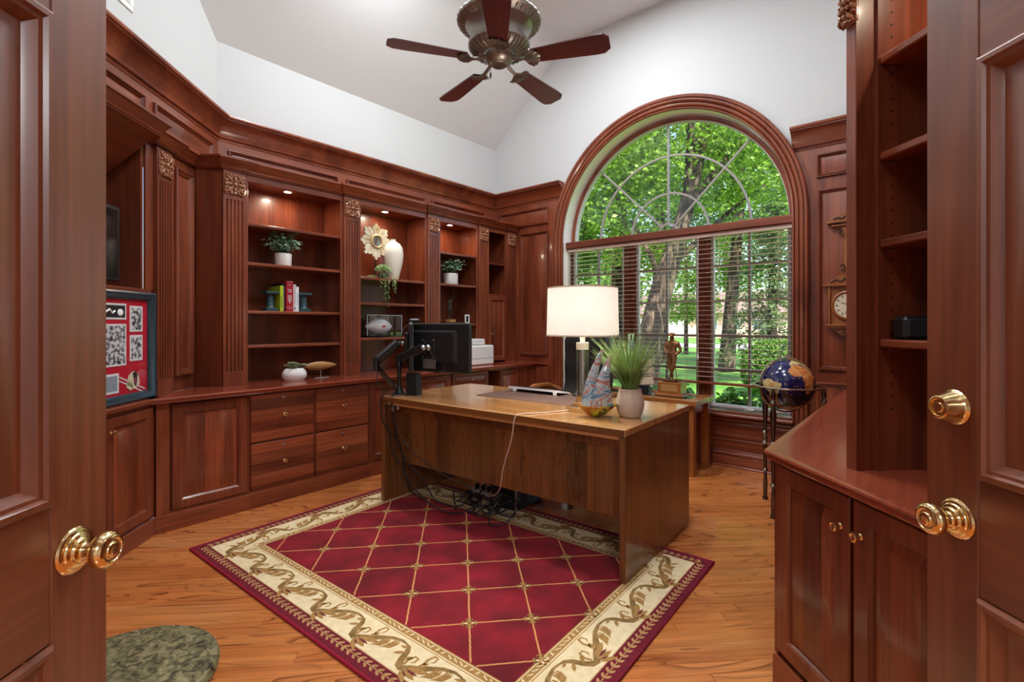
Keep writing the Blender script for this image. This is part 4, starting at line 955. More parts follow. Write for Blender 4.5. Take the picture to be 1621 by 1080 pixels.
part(lamp, 'finial', B().lathe([(.004, 1.47), (.007, 1.485), (.010, 1.50), (.004, 1.515)], 12, (lx, ly, 0)), SATINB)
lw = DKF.w(lx, ly, 1.33); pl_ = bpy.data.lights.new('table_lamp_bulb', 'POINT'); pl_.energy = 26; pl_.shadow_soft_size = .05; pl_.color = (1, .93, .84)
po = bpy.data.objects.new('table_lamp_bulb', pl_); COL.objects.link(po); po.location = lw+Vector((.0, 0, .055))

# art-glass sailboat
def swirl(name, cols, scale, axis=(1, 1, 2.4), rough=.06):
    m, n, p, out = newmat(name); tc = n.nodes.new('ShaderNodeTexCoord'); q = n.nodes.new('ShaderNodeMapping'); q.inputs['Scale'].default_value = axis
    wv = n.nodes.new('ShaderNodeTexWave'); wv.wave_type = 'BANDS'; wv.bands_direction = 'Z'; wv.inputs['Scale'].default_value = scale; wv.inputs['Distortion'].default_value = 9; wv.inputs['Detail'].default_value = 2; wv.inputs['Detail Scale'].default_value = 2
    n.links.new(tc.outputs['Object'], q.inputs[0]); n.links.new(q.outputs[0], wv.inputs['Vector'])
    r = ramp(n, cols); n.links.new(wv.outputs['Fac'], r.inputs[0]); n.links.new(r.outputs[0], p.inputs['Base Color'])
    p.inputs['Roughness'].default_value = rough; p.inputs['Transmission Weight'].default_value = .55; p.inputs['IOR'].default_value = 1.45; p.inputs['Coat Weight'].default_value = .6; return m
SAIL = noisemat('sail_glass', [(.30, srgb(176, 196, 206)), (.38, srgb(60, 132, 184)), (.43, srgb(186, 208, 220)), (.50, srgb(214, 226, 232)), (.54, srgb(196, 84, 44)), (.58, srgb(206, 220, 228)), (.66, srgb(96, 160, 200)), (.74, srgb(150, 110, 76))], 5.5, .06, 2, 2.2, mapping=(.7, .7, 1.9), coat=.8)
SAIL.node_tree.nodes['Principled BSDF'].inputs['Transmission Weight'].default_value = .35
HULL = noisemat('hull_glass', [(.3, srgb(200, 40, 16)), (.42, srgb(230, 150, 20)), (.52, srgb(236, 210, 40)), (.6, srgb(40, 60, 60)), (.7, srgb(180, 60, 20))], 11, .05, 2, coat=.8)
HULL.node_tree.nodes['Principled BSDF'].inputs['Transmission Weight'].default_value = .5
bx, by = dk((-1.42, 2.40)); BF = Frame(tuple(DKF.w(bx, by).xy), YAW+rad(4))          # sails face the doorway
boat = thing('glass_sailboat', 'swirled blue and orange art-glass sailboat on the desk', 'sculpture', BF, (0, 0, DH))
b = B(); L = []
for k in range(9):
    u = k/8; half = .028+.082*u**.7; z = DH+.003+.058*u; wy = .020+.036*u
    L.append([(half*math.cos(a)*(1 if abs(math.cos(a)) < .9 else 1.06), wy*math.sin(a), z+ (.014*u*abs(math.cos(a))**3)) for a in [2*PI*i/24 for i in range(24)]])
part(boat, 'hull', b.loops(L), HULL)
def sail(x0, x1, tx, zb, zt, y, bulge, lean):
    L = []
    for k in range(15):
        u = k/14; xa = x0+(tx-x0)*u+lean*math.sin(u*PI)*.9; xb = x1+(tx-x1)*u**.85+lean*math.sin(u*PI)*.35+.018*u*u
        xm, hw = (xa+xb)/2+.018*u*u*u, max((xb-xa)/2, .0035); th = .021*(1-u)**.7+.004
        L.append([(xm+hw*math.cos(a), y+bulge*math.sin(u*PI)+th*math.sin(a), zb+(zt-zb)*u) for a in [2*PI*i/18 for i in range(18)]])
    return B().loops(L)
part(boat, 'sail', sail(-.088, .012, .008, DH+.060, DH+.372, .010, .01, -.012), SAIL)
part(boat, 'sail', sail(-.040, .090, .050, DH+.060, DH+.345, -.016, -.01, -.016), SAIL)
# grass in a woven-texture pot
gx, gy = dk((-1.285, 2.530))
pot = thing('potted_grass', 'ornamental grass in a beige basket-weave pot on the desk', 'potted plant', DKF, (gx, gy, DH))
WEAVE = mat('weave_ceramic', srgb(206, 186, 168), .75)
prof_ = [(.001, DH), (.052, DH), (.058, DH+.004)]; body_ = [(.058, .004), (.070, .035), (.0765, .070), (.074, .100), (.064, .132)]
for q in range(1, 19):
    zz_ = .004+.128*q/18
    for (r0_, z0_), (r1_, z1_) in zip(body_, body_[1:]):
        if z0_ < zz_ <= z1_+1e-9: prof_.append((r0_+(r1_-r0_)*(zz_-z0_)/(z1_-z0_), DH+zz_)); break
nb_ = len(prof_); prof_ += [(.061, DH+.146), (.063, DH+.154), (.060, DH+.156), (.056, DH+.150), (.056, DH+.13), (.001, DH+.13)]
part(pot, 'pot', B().lathe(prof_, 64, (gx, gy, 0), cap=False, scal=lambda a, k: 1+(.022 if (round(a*64/(2*PI))//2+k) % 2 else -.012)*(1 if 3 <= k < nb_ else 0)), WEAVE)
part(pot, 'soil', B().lathe([(.001, DH+.131), (.056, DH+.131), (.056, DH+.138), (.001, DH+.140)], 20, (gx, gy, 0), cap=False), mat('moss', srgb(70, 84, 44), .9))
def grass(n, R, hmin, hmax, spread, z0, c, wd=.0028):
    b = B()
    for i in range(n):
        a = random.uniform(0, 2*PI); r0 = R*math.sqrt(random.random()); hgt = random.uniform(hmin, hmax); sp_ = spread*random.uniform(.1, 1)**1.1; w_ = wd*random.uniform(.6, 1.2)
        dx, dy = math.cos(a), math.sin(a); tx, ty = -dy, dx; L = []
        for k in range(6):
            u = k/5; rr = r0+sp_*(u**1.7); zz = z0+hgt*(u-.12*sp_/spread*u*u); ww = w_*(1-u**2*.95)
            L.append([(c[0]+dx*rr+tx*ww, c[1]+dy*rr+ty*ww, zz), (c[0]+dx*rr-tx*ww, c[1]+dy*rr-ty*ww, zz)])
        b.loops(L, closed=False, cap0=False, cap1=False)
    return b
part(pot, 'grass_blades', grass(420, .035, .22, .38, .25, DH+.12, (gx, gy), .0042), leafmat('grass_blade', srgb(58, 108, 36), srgb(168, 192, 120), .25), kind='stuff')
# white lamp cord over the desk front
def cable(name, pts, r, m, label, cat='cable', group=None):
    P = [Vector(p) for p in pts]; Q = []
    for i in range(len(P)-1):
        p0, p1, p2, p3 = P[max(i-1, 0)], P[i], P[i+1], P[min(i+2, len(P)-1)]
        for k in range(6):
            t_ = k/6; Q.append(.5*((2*p1)+(p2-p0)*t_+(2*p0-5*p1+4*p2-p3)*t_*t_+(3*p1-p0-3*p2+p3)*t_**3))
    Q.append(P[-1]); bs = P[len(P)//2]
    return solo(name, B().tube(Q, r, 6), m, label, cat, WF, tuple(bs), group)
WCORD = mat('white_cord', srgb(214, 190, 176), .5)
D = lambda x, y, z: DKF.w(x, y, z)
cable('lamp_cord', [D(lx-.06, ly-.06, DH+.006), D(lx-.14, ly-.22, DH+.004), D(lx-.215, .02, DH+.004), D(lx-.235, -.012, DH-.02), D(lx-.26, -.01, DH-.14), D(lx-.345, .02, DH-.33), D(lx-.40, .06, .30), D(lx-.53, .16, .20), D(lx-.68, .30, .145), D(lx-.75, .40, .135)], .0035, WCORD, 'white lamp cord hanging over the desk front')

# ------------------------------------------------------------------ monitors, arms and the things under the desk
def wthing(name, label, cat, base, **k): return thing(name, label, cat, WF, base, **k)
mR = at_depth(745, 513, 3.40); mL = at_depth(650, 513, 3.70)
mc = (mR+mL)/2; mang = math.atan2(mR.y-mL.y, mR.x-mL.x); MF = Frame((mc.x, mc.y), mang)
mon = thing('monitor', 'black monitor seen from behind on a desk arm', 'monitor', MF, (0, 0, .934))
hw = (mR-mL).to_2d().length/2
part(mon, 'shell', B().box(-hw, hw, -.012, .022, .934, 1.286, .008), BLACKP)
part(mon, 'screen', B().box(-hw+.016, hw-.016, .0215, .0235, .955, 1.270), BLACKG)
part(mon, 'rear_bulge', B().loops([[(-hw*.86, -.012, 1.0), (hw*.62, -.012, 1.0), (hw*.62, -.012, 1.235), (-hw*.86, -.012, 1.235)], [(-hw*.80, -.040, 1.01), (hw*.56, -.040, 1.01), (hw*.56, -.040, 1.222), (-hw*.80, -.040, 1.222)]], cap0=False), BLACKP)
vp = part(mon, 'vesa_plate', B().box(-.115, -.005, -.046, -.040, 1.06, 1.16, .003).tube([(-.11, -.048, 1.165), (-.06, -.05, 1.11), (-.01, -.048, 1.165)], .006, 6).tube([(-.11, -.048, 1.045), (-.06, -.05, 1.11), (-.01, -.048, 1.045)], .006, 6), BLACKP)
for xx in (-.11, -.01):
    for zz in (1.045, 1.165): part(vp, 'screw', B().lathe([(.001, -.054), (.007, -.054), (.007, -.048), (.001, -.047)], 10, (xx, 0, zz), 'y', cap=False), STEEL)
part(mon, 'port_cover', B().box(-.12, .0, -.044, -.038, .96, 1.03, .003), mat('grey_plate', srgb(92, 88, 84), .5))
part(mon, 'cable', B().tube([(.06, -.012, 1.0), (.07, -.03, .955), (.02, -.03, .935), (-.10, -.06, .945), (-.25, -.12, .93)], .004, 6), BLACKP)
# second monitor, turned edge-on to the doorway
a2 = math.atan2(ray(649, HY).y, ray(649, HY).x); m2 = at_depth(649.5, HY, 3.78); MF2 = Frame((m2.x, m2.y), a2+rad(1.0))
mo2 = thing('monitor', 'second monitor turned edge-on beside the first', 'monitor', MF2, (0, 0, .93))
part(mo2, 'shell', B().box(-.26, .26, -.012, .014, .94, 1.285, .008).box(-.18, .18, .014, .04, 1.0, 1.22, .012), BLACKP)
part(mo2, 'bezel', B().box(-.262, .262, -.016, -.010, .938, 1.287, .003), mat('silver_bezel', srgb(120, 130, 140), .3, .6))
wc = thing('webcam', 'small webcam clipped on top of the edge-on monitor', 'webcam', MF2, (-.2, 0, 1.286))
part(wc, 'body', B().box(-.245, -.155, -.060, .012, 1.292, 1.318, .008), BLACKP); part(wc, 'lens', B().lathe([(.001, -.064), (.010, -.064), (.010, -.058), (.001, -.058)], 12, (-.2, 0, 1.306), 'y', cap=False), BLACKG)
part(wc, 'clip', B().box(-.215, -.185, -.010, .010, 1.286, 1.294), STEEL)
# dual monitor arm clamped to the desk corner
pb = at_depth(632, 625, 3.60); pb = Vector((pb.x, pb.y, DH))
arm = wthing('monitor_mount', 'black dual monitor arm clamped to the desk corner', 'monitor arm', (pb.x, pb.y, DH))
part(arm, 'base', B().lathe([(.001, DH), (.062, DH), (.062, DH+.008), (.034, DH+.020), (.022, DH+.045), (.020, DH+.07), (.001, DH+.07)], 24, (pb.x, pb.y, 0), cap=False), BLACKP)
part(arm, 'post', B().lathe([(.016, DH+.05), (.016, 1.03)], 16, (pb.x, pb.y, 0)), BLACKG)
cl = at_depth(622, 640, 3.50)
part(arm, 'clamp', B().box(cl.x-.016, cl.x+.016, cl.y-.012, cl.y-.004, DH-.10, DH+.012, .002).box(cl.x-.016, cl.x+.016, cl.y-.010, cl.y+.10, DH+.0005, DH+.008).lathe([(.012, DH-.09), (.012, DH-.06), (.006, DH-.06), (.006, DH-.04)], 10, (cl.x+.02, cl.y+.03, 0)), STEEL)
for zz in (DH-.02, DH-.06): part(arm, 'bolt', B().lathe([(.001, 0), (.005, 0), (.005, .004), (.001, .004)], 8, (cl.x, cl.y-.017, zz), 'y', cap=False), BLACKP)
def bar(a, b_, w0, h0):
    a, b_ = Vector(a), Vector(b_); d = (b_-a); up = Vector((0, 0, 1)); sd = d.cross(up).normalized(); u2 = sd.cross(d).normalized()
    return B().loops([[tuple(p+sd*w0*x+u2*h0*y) for x, y in ((-.5, -.3), (-.3, -.5), (.3, -.5), (.5, -.3), (.5, .3), (.3, .5), (-.3, .5), (-.5, .3))] for p in (a, b_)])
e1 = at_depth(596, 581, 3.50); e1b = at_depth(598, 570, 3.50); tip1 = at_depth(629, 543, 3.58); j1 = at_depth(646, 545, 3.64)
part(arm, 'lower_arm', bar(at_depth(626, 615, 3.58), e1, .040, .034), BLACKG)
part(arm, 'elbow', B().lathe([(.024, -.045), (.024, .045)], 16, (e1.x, e1.y, e1.z+.02)), BLACKG)
part(arm, 'upper_arm', bar(e1b, tip1, .045, .060), BLACKP)
part(arm, 'head_joint', B().tube([tip1, j1], .012, 8).ball(tuple((tip1+j1)/2), .018, 10, 6), STEEL)
e2 = Vector((pb.x, pb.y, 1.0)); tip2 = at_depth(670, 551, 3.50); j2 = MF.w(-.06, -.05, 1.11)
part(arm, 'elbow', B().lathe([(.026, .97), (.026, 1.055)], 16, (pb.x, pb.y, 0)), BLACKG)
part(arm, 'upper_arm', bar(e2+Vector((0, 0, .03)), tip2, .045, .062), BLACKP)
part(arm, 'arm_label', bar((e2*.45+tip2*.55)+Vector((.0, -.024, .045)), (e2*.3+tip2*.7)+Vector((.0, -.024, .045)), .003, .008), STEEL)
part(arm, 'head_joint', B().tube([tip2, j2], .014, 8).ball(tuple(tip2), .022, 10, 6).ball(tuple(j2), .024, 10, 6), STEEL)
# small black speaker leaning by the arm
sx = at_depth(655, 624, 3.60); SF = Frame((sx.x, sx.y), rad(20))
spk = thing('desk_speaker', 'small slanted black speaker standing on the desk by the monitor arm', 'speaker', SF, (0, 0, DH))
part(spk, 'cabinet', B().loops([[(-.040, -.03, DH), (.040, -.03, DH), (.040, .05, DH), (-.040, .05, DH)], [(-.058, -.01, DH+.155), (.022, -.01, DH+.155), (.022, .06, DH+.155), (-.058, .06, DH+.155)]]), BLACKP)
part(spk, 'grille', B().loops([[(-.034, .051, DH+.01), (.034, .051, DH+.01), (.018, .061, DH+.145), (-.052, .061, DH+.145)], [(-.034, .054, DH+.01), (.034, .054, DH+.01), (.018, .064, DH+.145), (-.052, .064, DH+.145)]]), mat('grille_cloth', (.02, .02, .021, 1), .9))
# cables falling from the clamp to the floor
CB = BLACKP
def Dk(x, y, z): return DKF.w(x, y, z)
cable('monitor_cable', [Dk(.09, -.02, DH-.02), Dk(.10, -.02, .60), Dk(.12, .0, .42), Dk(.20, .02, .28), Dk(.36, .05, .12), Dk(.52, .10, .03), Dk(.66, .16, .03)], .005, CB, 'black cable sagging from the desk clamp down to the rug', group='cables off the monitor arm')
cable('monitor_cable', [Dk(.13, .0, DH-.03), Dk(.13, .02, .55), Dk(.18, .05, .36), Dk(.30, .12, .20), Dk(.40, .16, .06), Dk(.56, .2, .03)], .005, CB, 'black cable sagging from the desk clamp down to the rug', group='cables off the monitor arm')
cable('monitor_cable', [Dk(.11, .03, DH-.04), Dk(.115, .04, .60), Dk(.14, .08, .46), Dk(.26, .14, .33), Dk(.50, .16, .24), Dk(.74, .2, .19)], .004, mat('grey_cord', srgb(70, 66, 64), .5), 'grey cable looping from the clamp to the modesty panel edge')
cable('monitor_cable', [Dk(.05, .01, DH+.02), Dk(.03, -.02, DH-.02), Dk(.03, -.01, .6), Dk(.06, .04, .5), Dk(.10, .1, .4), Dk(.14, .14, .1), Dk(.26, .2, .02)], .005, CB, 'black cable hanging along the inside of the left desk end')
cable('arm_cable', [at_depth(598, 588, 3.49), at_depth(597, 605, 3.46), at_depth(606, 617, 3.45), at_depth(618, 618, 3.5)], .003, CB, 'thin black cable loop below the arm elbow')
cable('arm_cable', [at_depth(656, 509, 3.68), at_depth(644, 516, 3.62), at_depth(637, 527, 3.6), at_depth(637, 540, 3.6)], .003, mat('dark_wire', (.03, .03, .03, 1), .4), 'thin wire curving down from the webcam')
cable('floor_wire', [Dk(.20, .06, RZ+.003), Dk(.28, -.02, RZ+.003), Dk(.40, -.05, RZ+.003), Dk(.55, -.02, RZ+.003)], .002, mat('brown_wire', srgb(120, 70, 50), .5), 'thin brown wire lying on the rug by the desk end')
for i in range(9):
    cx_, cy_ = .52+.05*i, .30+random.uniform(-.08, .06); pts = []
    for q in range(9):
        a = q*PI/3.2+i; r_ = random.uniform(.04, .10); pts.append(Dk(cx_+r_*math.cos(a)*1.3, cy_+r_*math.sin(a), RZ+.008+.018*(i % 4)+random.uniform(0, .05)*(q % 3)))
    cable('tangled_cable', pts, .0045, CB if i % 4 else mat('violet_cord', srgb(46, 40, 52), .5), 'looped cable in the tangle under the desk', group='cable tangle under the desk')
ps = thing('power_strip', 'white power strip with plugs lying under the desk', 'power strip', DKF, (.52, .45, RZ))
part(ps, 'body', B().box(.40, .68, .52, .565, RZ, RZ+.035, .005), mat('strip_white', srgb(206, 196, 190), .5))
for q in range(4): part(ps, 'plug', B().box(.43+q*.06, .46+q*.06, .525, .555, RZ+.035, RZ+.075, .005), BLACKP)
pc = thing('desktop_computer', 'black desktop computer case lying under the desk', 'computer', Frame(tuple(DKF.w(.80, .42).xy), rad(5)), (0, 0, RZ))
part(pc, 'case', B().box(-.12, .10, .0, .34, RZ, RZ+.165, .004), BLACKP)
part(pc, 'side_sheet', B().box(.10, .104, -.005, .34, RZ+.004, RZ+.165), mat('case_side', (.012, .014, .02, 1), .25))
part(pc, 'rear_edge', B().box(.094, .106, -.010, .0, RZ, RZ+.165), STEEL)
part(pc, 'sticker', B().box(.104, .1046, .05, .12, RZ+.04, RZ+.13), mat('case_sticker', srgb(48, 52, 64), .5))
part(pc, 'vent', B().box(-.11, -.02, -.004, .0, RZ+.01, RZ+.10), mat('vent_steel', srgb(70, 64, 62), .5))
for q in range(6): part(pc, 'vent_slot', B().box(-.103, -.03, -.006, -.003, RZ+.018+q*.013, RZ+.024+q*.013), STEEL)
# clear chair mat beyond the rug
b = B(); m0 = [(-2.72, 2.80), (-2.01, 2.80), (-1.955, 2.815), (-1.92, 2.85), (-1.91, 2.92), (-1.91, 3.75), (-2.72, 3.75)]
solo('chair_mat', B().prism(m0, .0, .0025), glass_thin('mat_vinyl', (.78, .80, .84, 1), .35, .12), 'clear vinyl chair mat on the oak floor behind the desk', 'floor mat', WF, (-2.3, 3.3, 0), smooth=False)
# ================================================================== things on the shelves (bookcase wall frame: x = along the wall, y = into it)
PERL = mat('textured_white_pot', srgb(232, 228, 222), .7, bump=(130, .9, .003))
LEAFB = leafmat('blue_green_leaf', srgb(92, 138, 98), srgb(210, 230, 206), .2)
def sprig_plant(name, label, x, y, z, r, ph, spread, hgt, n=85, potm=None, group=None):
    t = thing(name, label, 'potted plant', LF, (x, y, z), group)
    part(t, 'pot', B().lathe([(.001, z), (r*.94, z), (r*.97, z+.004), (r, z+ph-.004), (r*.98, z+ph), (r*.9, z+ph), (r*.88, z+ph-.012), (.001, z+ph-.012)], 30, (x, y, 0), cap=False), potm or PERL)
    st = B(); lv = B()
    for i in range(n):
        a = random.uniform(0, 2*PI); el = random.uniform(.15, 1.0); L_ = random.uniform(.6, 1)
        end = Vector((math.cos(a)*spread*math.cos(el*1.1)*L_, math.sin(a)*spread*.8*math.cos(el*1.1)*L_, hgt*(.25+.75*math.sin(el*1.5))*L_))
        p0 = Vector((x, y, z+ph-.012))+Vector((math.cos(a), math.sin(a), 0))*r*.4*random.random()
        pts = [p0+Vector((end.x*u, end.y*u, end.z*math.sin(u*PI/2)**.9-.12*hgt*u*u)) for u in (0, .3, .6, .85, 1)]
        st.tube(pts, .0012, 4, cap=False)
        for u in (.25, .38, .5, .62, .72, .82, .9, 1.0):
            c = p0+Vector((end.x*u, end.y*u, end.z*math.sin(u*PI/2)**.9-.12*hgt*u*u))
            for s_ in (-1, 1):
                d = Vector((random.uniform(-1, 1), random.uniform(-1, 1), random.uniform(-.3, 1))).normalized(); e = d.orthogonal().normalized()*random.choice((-1, 1)); q = random.uniform(.007, .011)
                o_ = c+d*q
                lv.add([tuple(c), tuple(o_+e*q*.8), tuple(o_+d*q*1.1), tuple(o_-e*q*.8)], [(0, 1, 2, 3)])
    part(t, 'stems', st, mat('stem_green', srgb(70, 92, 60), .7), kind='stuff'); part(t, 'leaves', lv, LEAFB, kind='stuff')
    return t
sprig_plant('potted_plant', 'bushy green plant in a dimpled white pot on the shelf above the books', 1.876, -.22, 1.745, .064, .105, .16, .215)
sprig_plant('potted_plant', 'green plant in a plain white pot on the shelf above the bronze figure', 3.715, -.22, 1.707, .080, .125, .19, .20, 85, CERAM)
# books between column bookends
def book(x0, x1, depth, hgt, cover, label, z=1.38, yb=-.075, pages=True, marks=None):
    t = thing('book', label, 'book', LF, ((x0+x1)/2, yb-depth/2, z))
    yf = yb-depth; c = .003
    part(t, 'cover', B().box(x0, x0+c, yf, yb, z, z+hgt).box(x1-c, x1, yf, yb, z, z+hgt).box(x0, x1, yf-.002, yf+.003, z, z+hgt, .0012), cover)
    part(t, 'pages', B().box(x0+c, x1-c, yf+.003, yb-.006, z+.004, z+hgt-.005), mat('book_pages', srgb(228, 220, 202), .8))
    if marks:
        for (u0, u1, v0, v1, m) in marks: part(t, 'spine_print', B().box(x0+(x1-x0)*u0, x0+(x1-x0)*u1, yf-.0026, yf-.0018, z+hgt*v0, z+hgt*v1), m)
    return t
GOLDF = mat('gold_foil', (.75, .55, .25, 1), .35, .8); SILV = mat('silver_foil', (.75, .72, .70, 1), .4, .6); GREYP = mat('grey_print', srgb(90, 90, 96), .7)
def C(n, r, g, b, ro=.45): return mat('cover_'+n, srgb(r, g, b), ro)
book(1.818, 1.842, .215, .205, C('lime', 176, 196, 34), 'lime green book next to the left marble bookend', marks=[(.3, .7, .15, .6, C('limeprint', 120, 140, 30))])
book(1.844, 1.862, .20, .225, C('black', 30, 34, 38), 'black ring-bound book between the lime and red books', marks=[(.2, .8, .05+.08*k, .09+.08*k, SILV) for k in range(11)])
book(1.864, 1.922, .22, .245, C('red', 158, 22, 38), 'thick red book with silver crest on the shelf', marks=[(.06, .94, .97, .98, SILV), (.06, .94, .14, .15, SILV), (.25, .75, .09, .10, SILV), (.2, .8, .70, .73, SILV), (.3, .75, .64, .67, SILV), (.22, .8, .34, .54, mat('crest_silver', srgb(196, 150, 150), .4, .3)), (.42, .6, .28, .34, SILV), (.3, .7, .87, .885, SILV)])
book(1.926, 1.950, .21, .222, C('grey', 206, 198, 196), 'pale grey book right of the thick red book', marks=[(.3, .7, .08, .16, GREYP), (.35, .65, .3, .8, C('beigeprint', 180, 160, 160))])
book(1.952, 1.976, .205, .205, C('white', 226, 228, 232), 'thin white book next to the right marble bookend', marks=[(.35, .65, .25, .75, C('blueprint', 150, 170, 190))])
def bookend(x, label):
    t = thing('bookend', label, 'bookend', LF, (x, -.24, 1.38)); z = 1.38; y = -.24
    part(t, 'base', B().box(x-.046, x+.046, y-.046, y+.046, z, z+.018, .003).box(x-.038, x+.038, y-.038, y+.038, z+.018, z+.028, .003), DARKSTONE)
    part(t, 'column', B().lathe([(.034, z+.028), (.030, z+.036), (.027, z+.042), (.0255, z+.122), (.030, z+.128), (.034, z+.138)], 40, (x, y, 0), scal=lambda a, k: 1+.05*math.cos(12*a)*(1 if k in (2, 3) else 0)), DARKSTONE)
    part(t, 'capital', B().box(x-.050, x+.050, y-.050, y+.050, z+.138, z+.158, .003), DARKSTONE)
bookend(1.762, 'dark green marble column bookend left of the books'); bookend(2.035, 'dark green marble column bookend right of the books')
# succulents in a faceted white bowl
sx, sy, sz = 1.900, -.36, CT
t = thing('succulent_planter', 'white rounded planter of pale succulents on the worktop', 'potted plant', LF, (sx, sy, sz))
L = []
for k in range(9):
    u = k/8; rr = .055+.040*math.sin(PI*(.15+.75*u)); L.append([(sx+rr*math.cos(a)*1.02, sy+rr*math.sin(a)*.8, sz+.098*u) for a in [2*PI*i/26 for i in range(26)]])
part(t, 'bowl', B().loops(L, cap1=False), CERAM)
lv = B()
for i in range(9):
    cx_, cy_ = sx+random.uniform(-.065, .065), sy+random.uniform(-.045, .045); cz_ = sz+.095+random.uniform(0, .03)
    for q in range(14):
        a = q*2.4; rr = .006+.0016*q; el = .9-.05*q
        d = Vector((math.cos(a)*math.cos(el), math.sin(a)*math.cos(el), math.sin(el))); e = d.cross(Vector((0, 0, 1))).normalized(); c0 = Vector((cx_, cy_, cz_)); l_ = .026+.0014*q
        lv.add([tuple(c0), tuple(c0+d*l_*.6+e*.012), tuple(c0+d*l_*1.2), tuple(c0+d*l_*.6-e*.012)], [(0, 1, 2, 3)])
part(t, 'rosettes', lv, noisemat('succulent_leaf', [(.3, srgb(98, 124, 84)), (.5, srgb(176, 186, 150)), (.7, srgb(210, 206, 172))], 30, .5), kind='stuff')
# wooden fish on a stand
fx, fy, fz = 2.128, -.35, CT
t = thing('fish_sculpture', 'carved pale wooden fish on a thin metal stand on the worktop', 'sculpture', LF, (fx, fy, fz))
L = []
for k in range(15):
    u = k/14; x_ = fx-.150+.295*u; h_ = .0335*math.sin(PI*u**.9)**.8+.002; L.append([(x_, fy+h_*.55*math.cos(a), fz+.102+h_*math.sin(a)) for a in [2*PI*i/14 for i in range(14)]])
part(t, 'body', B().loops(L), wood('fish_wood', 'x', srgb(150, 100, 50), srgb(186, 136, 78), srgb(206, 160, 100), rough=.5, coat=0, fstr=.3))
part(t, 'rod', B().lathe([(.003, fz+.006), (.003, fz+.075)], 8, (fx, fy, 0)), STEEL); part(t, 'foot', B().box(fx-.065, fx+.065, fy-.028, fy+.028, fz, fz+.006, .002), STEEL)
# sunburst mirror on a stand
mx, my, mz = 2.765, -.20, 2.065
t = thing('sunburst_mirror', 'cream and gold sunburst mirror standing on the bookcase shelf', 'mirror', LF, (mx, my, 1.708))
SUNW = noisemat('sunburst_cream', [(.35, srgb(206, 178, 128)), (.6, srgb(240, 228, 200))], 14, .5, 3)
for i in range(32):
    a = 2*PI*i/32; Lr = (.172, .150, .132, .150)[i % 4]; k0 = B(); w0, w1 = .0055, .0155 if i % 4 else .017
    q = [(.066, -w0), (Lr-.010, -w1), (Lr, -w1*.6), (Lr, w1*.6), (Lr-.010, w1), (.066, w0)]
    ca, sa = math.cos(a), math.sin(a); k0.yprism([(mx+u*ca-v*sa, mz+u*sa+v*ca) for u, v in q], my-.014-(.004 if i % 2 else 0), my+.006)
    part(t, 'ray', k0, SUNW)
part(t, 'ring', B().lathe([(.046, my-.020), (.050, my-.030), (.058, my-.034), (.066, my-.028), (.070, my-.012), (.070, my)], 36, (mx, 0, mz), 'y', cap=False), mat('ring_gold', srgb(222, 194, 140), .35, .3))
part(t, 'glass', B().lathe([(.001, my-.018), (.048, my-.018), (.048, my-.010), (.001, my-.010)], 30, (mx, 0, mz), 'y', cap=False), mat('mirror_glass', (.75, .74, .72, 1), .05, 1))
part(t, 'stand', B().tube([(mx, my, 1.708), (mx, my, 1.93)], .005, 8).box(mx-.06, mx+.06, my-.03, my+.03, 1.708, 1.716, .002), BLACKP)
vx, vy = 2.952, -.22; z = 1.708
t = thing('vase', 'tall cream ribbed vase beside the sunburst mirror', 'vase', LF, (vx, vy, z))
part(t, 'body', B().lathe([(.001, z), (.048, z), (.052, z+.01), (.074, z+.09), (.094, z+.18), (.100, z+.25), (.092, z+.315), (.066, z+.355), (.034, z+.374), (.026, z+.382), (.0255, z+.395), (.028, z+.40), (.024, z+.40), (.020, z+.385)], 72, (vx, vy, 0), cap=False, scal=lambda a, k: 1+.008*math.cos(24*a)), CREAMC)
part(t, 'neck_lining', B().lathe([(.020, z+.386), (.020, z+.34), (.001, z+.34)], 20, (vx, vy, 0), cap=False), CREAMC)
# trailing string-of-pearls plant
tx, ty, tz = 2.79, -.285, 1.708
t = thing('trailing_plant', 'trailing green plant spilling over the shelf in front of the mirror', 'potted plant', LF, (tx, ty, tz))
part(t, 'pot', B().lathe([(.001, tz), (.040, tz), (.048, tz+.05), (.045, tz+.052), (.001, tz+.045)], 20, (tx, ty, 0), cap=False), mat('dark_pot', srgb(60, 66, 52), .7))
lv = B(); sm_ = B()
def leaflet(c, q):
    d = Vector((random.uniform(-1, 1), random.uniform(-1, .4), random.uniform(-.5, 1))).normalized(); e = d.orthogonal().normalized(); c = Vector(c)
    lv.add([tuple(c), tuple(c+d*q+e*q*.6), tuple(c+d*q*1.9), tuple(c+d*q-e*q*.6)], [(0, 1, 2, 3)])
for i in range(620):
    a = random.uniform(0, 2*PI); r_ = .085*math.sqrt(random.random()); leaflet((tx+r_*math.cos(a), ty+.5*r_*math.sin(a), tz+.05+.085*math.sqrt(max(0, 1-(r_/.09)**2))*random.uniform(.6, 1)), random.uniform(.006, .010))
for i in range(60): leaflet((tx-.10-random.uniform(0, .06), ty+random.uniform(-.02, .02), tz+random.uniform(.004, .022)), .008)
for (sx_, L_) in ((2.715, .11), (2.755, .20), (2.805, .255), (2.855, .10), (2.873, .13), (2.885, .09), (2.765, .22), (2.80, .18)):
    pts = [(tx+(sx_-tx)*.5, ty, tz+.10), (sx_, ty-.045, tz+.04), (sx_+random.uniform(-.004, .004), -.352, tz-.01), (sx_+random.uniform(-.008, .008), -.354, tz-L_)]
    sm_.tube(pts, .0010, 4)
    for q in range(int(L_/.0085)+6):
        u = q*.0085; leaflet((sx_+random.uniform(-.006, .006), -.356+random.uniform(-.006, .003), tz-.0+.035-u), .0085)
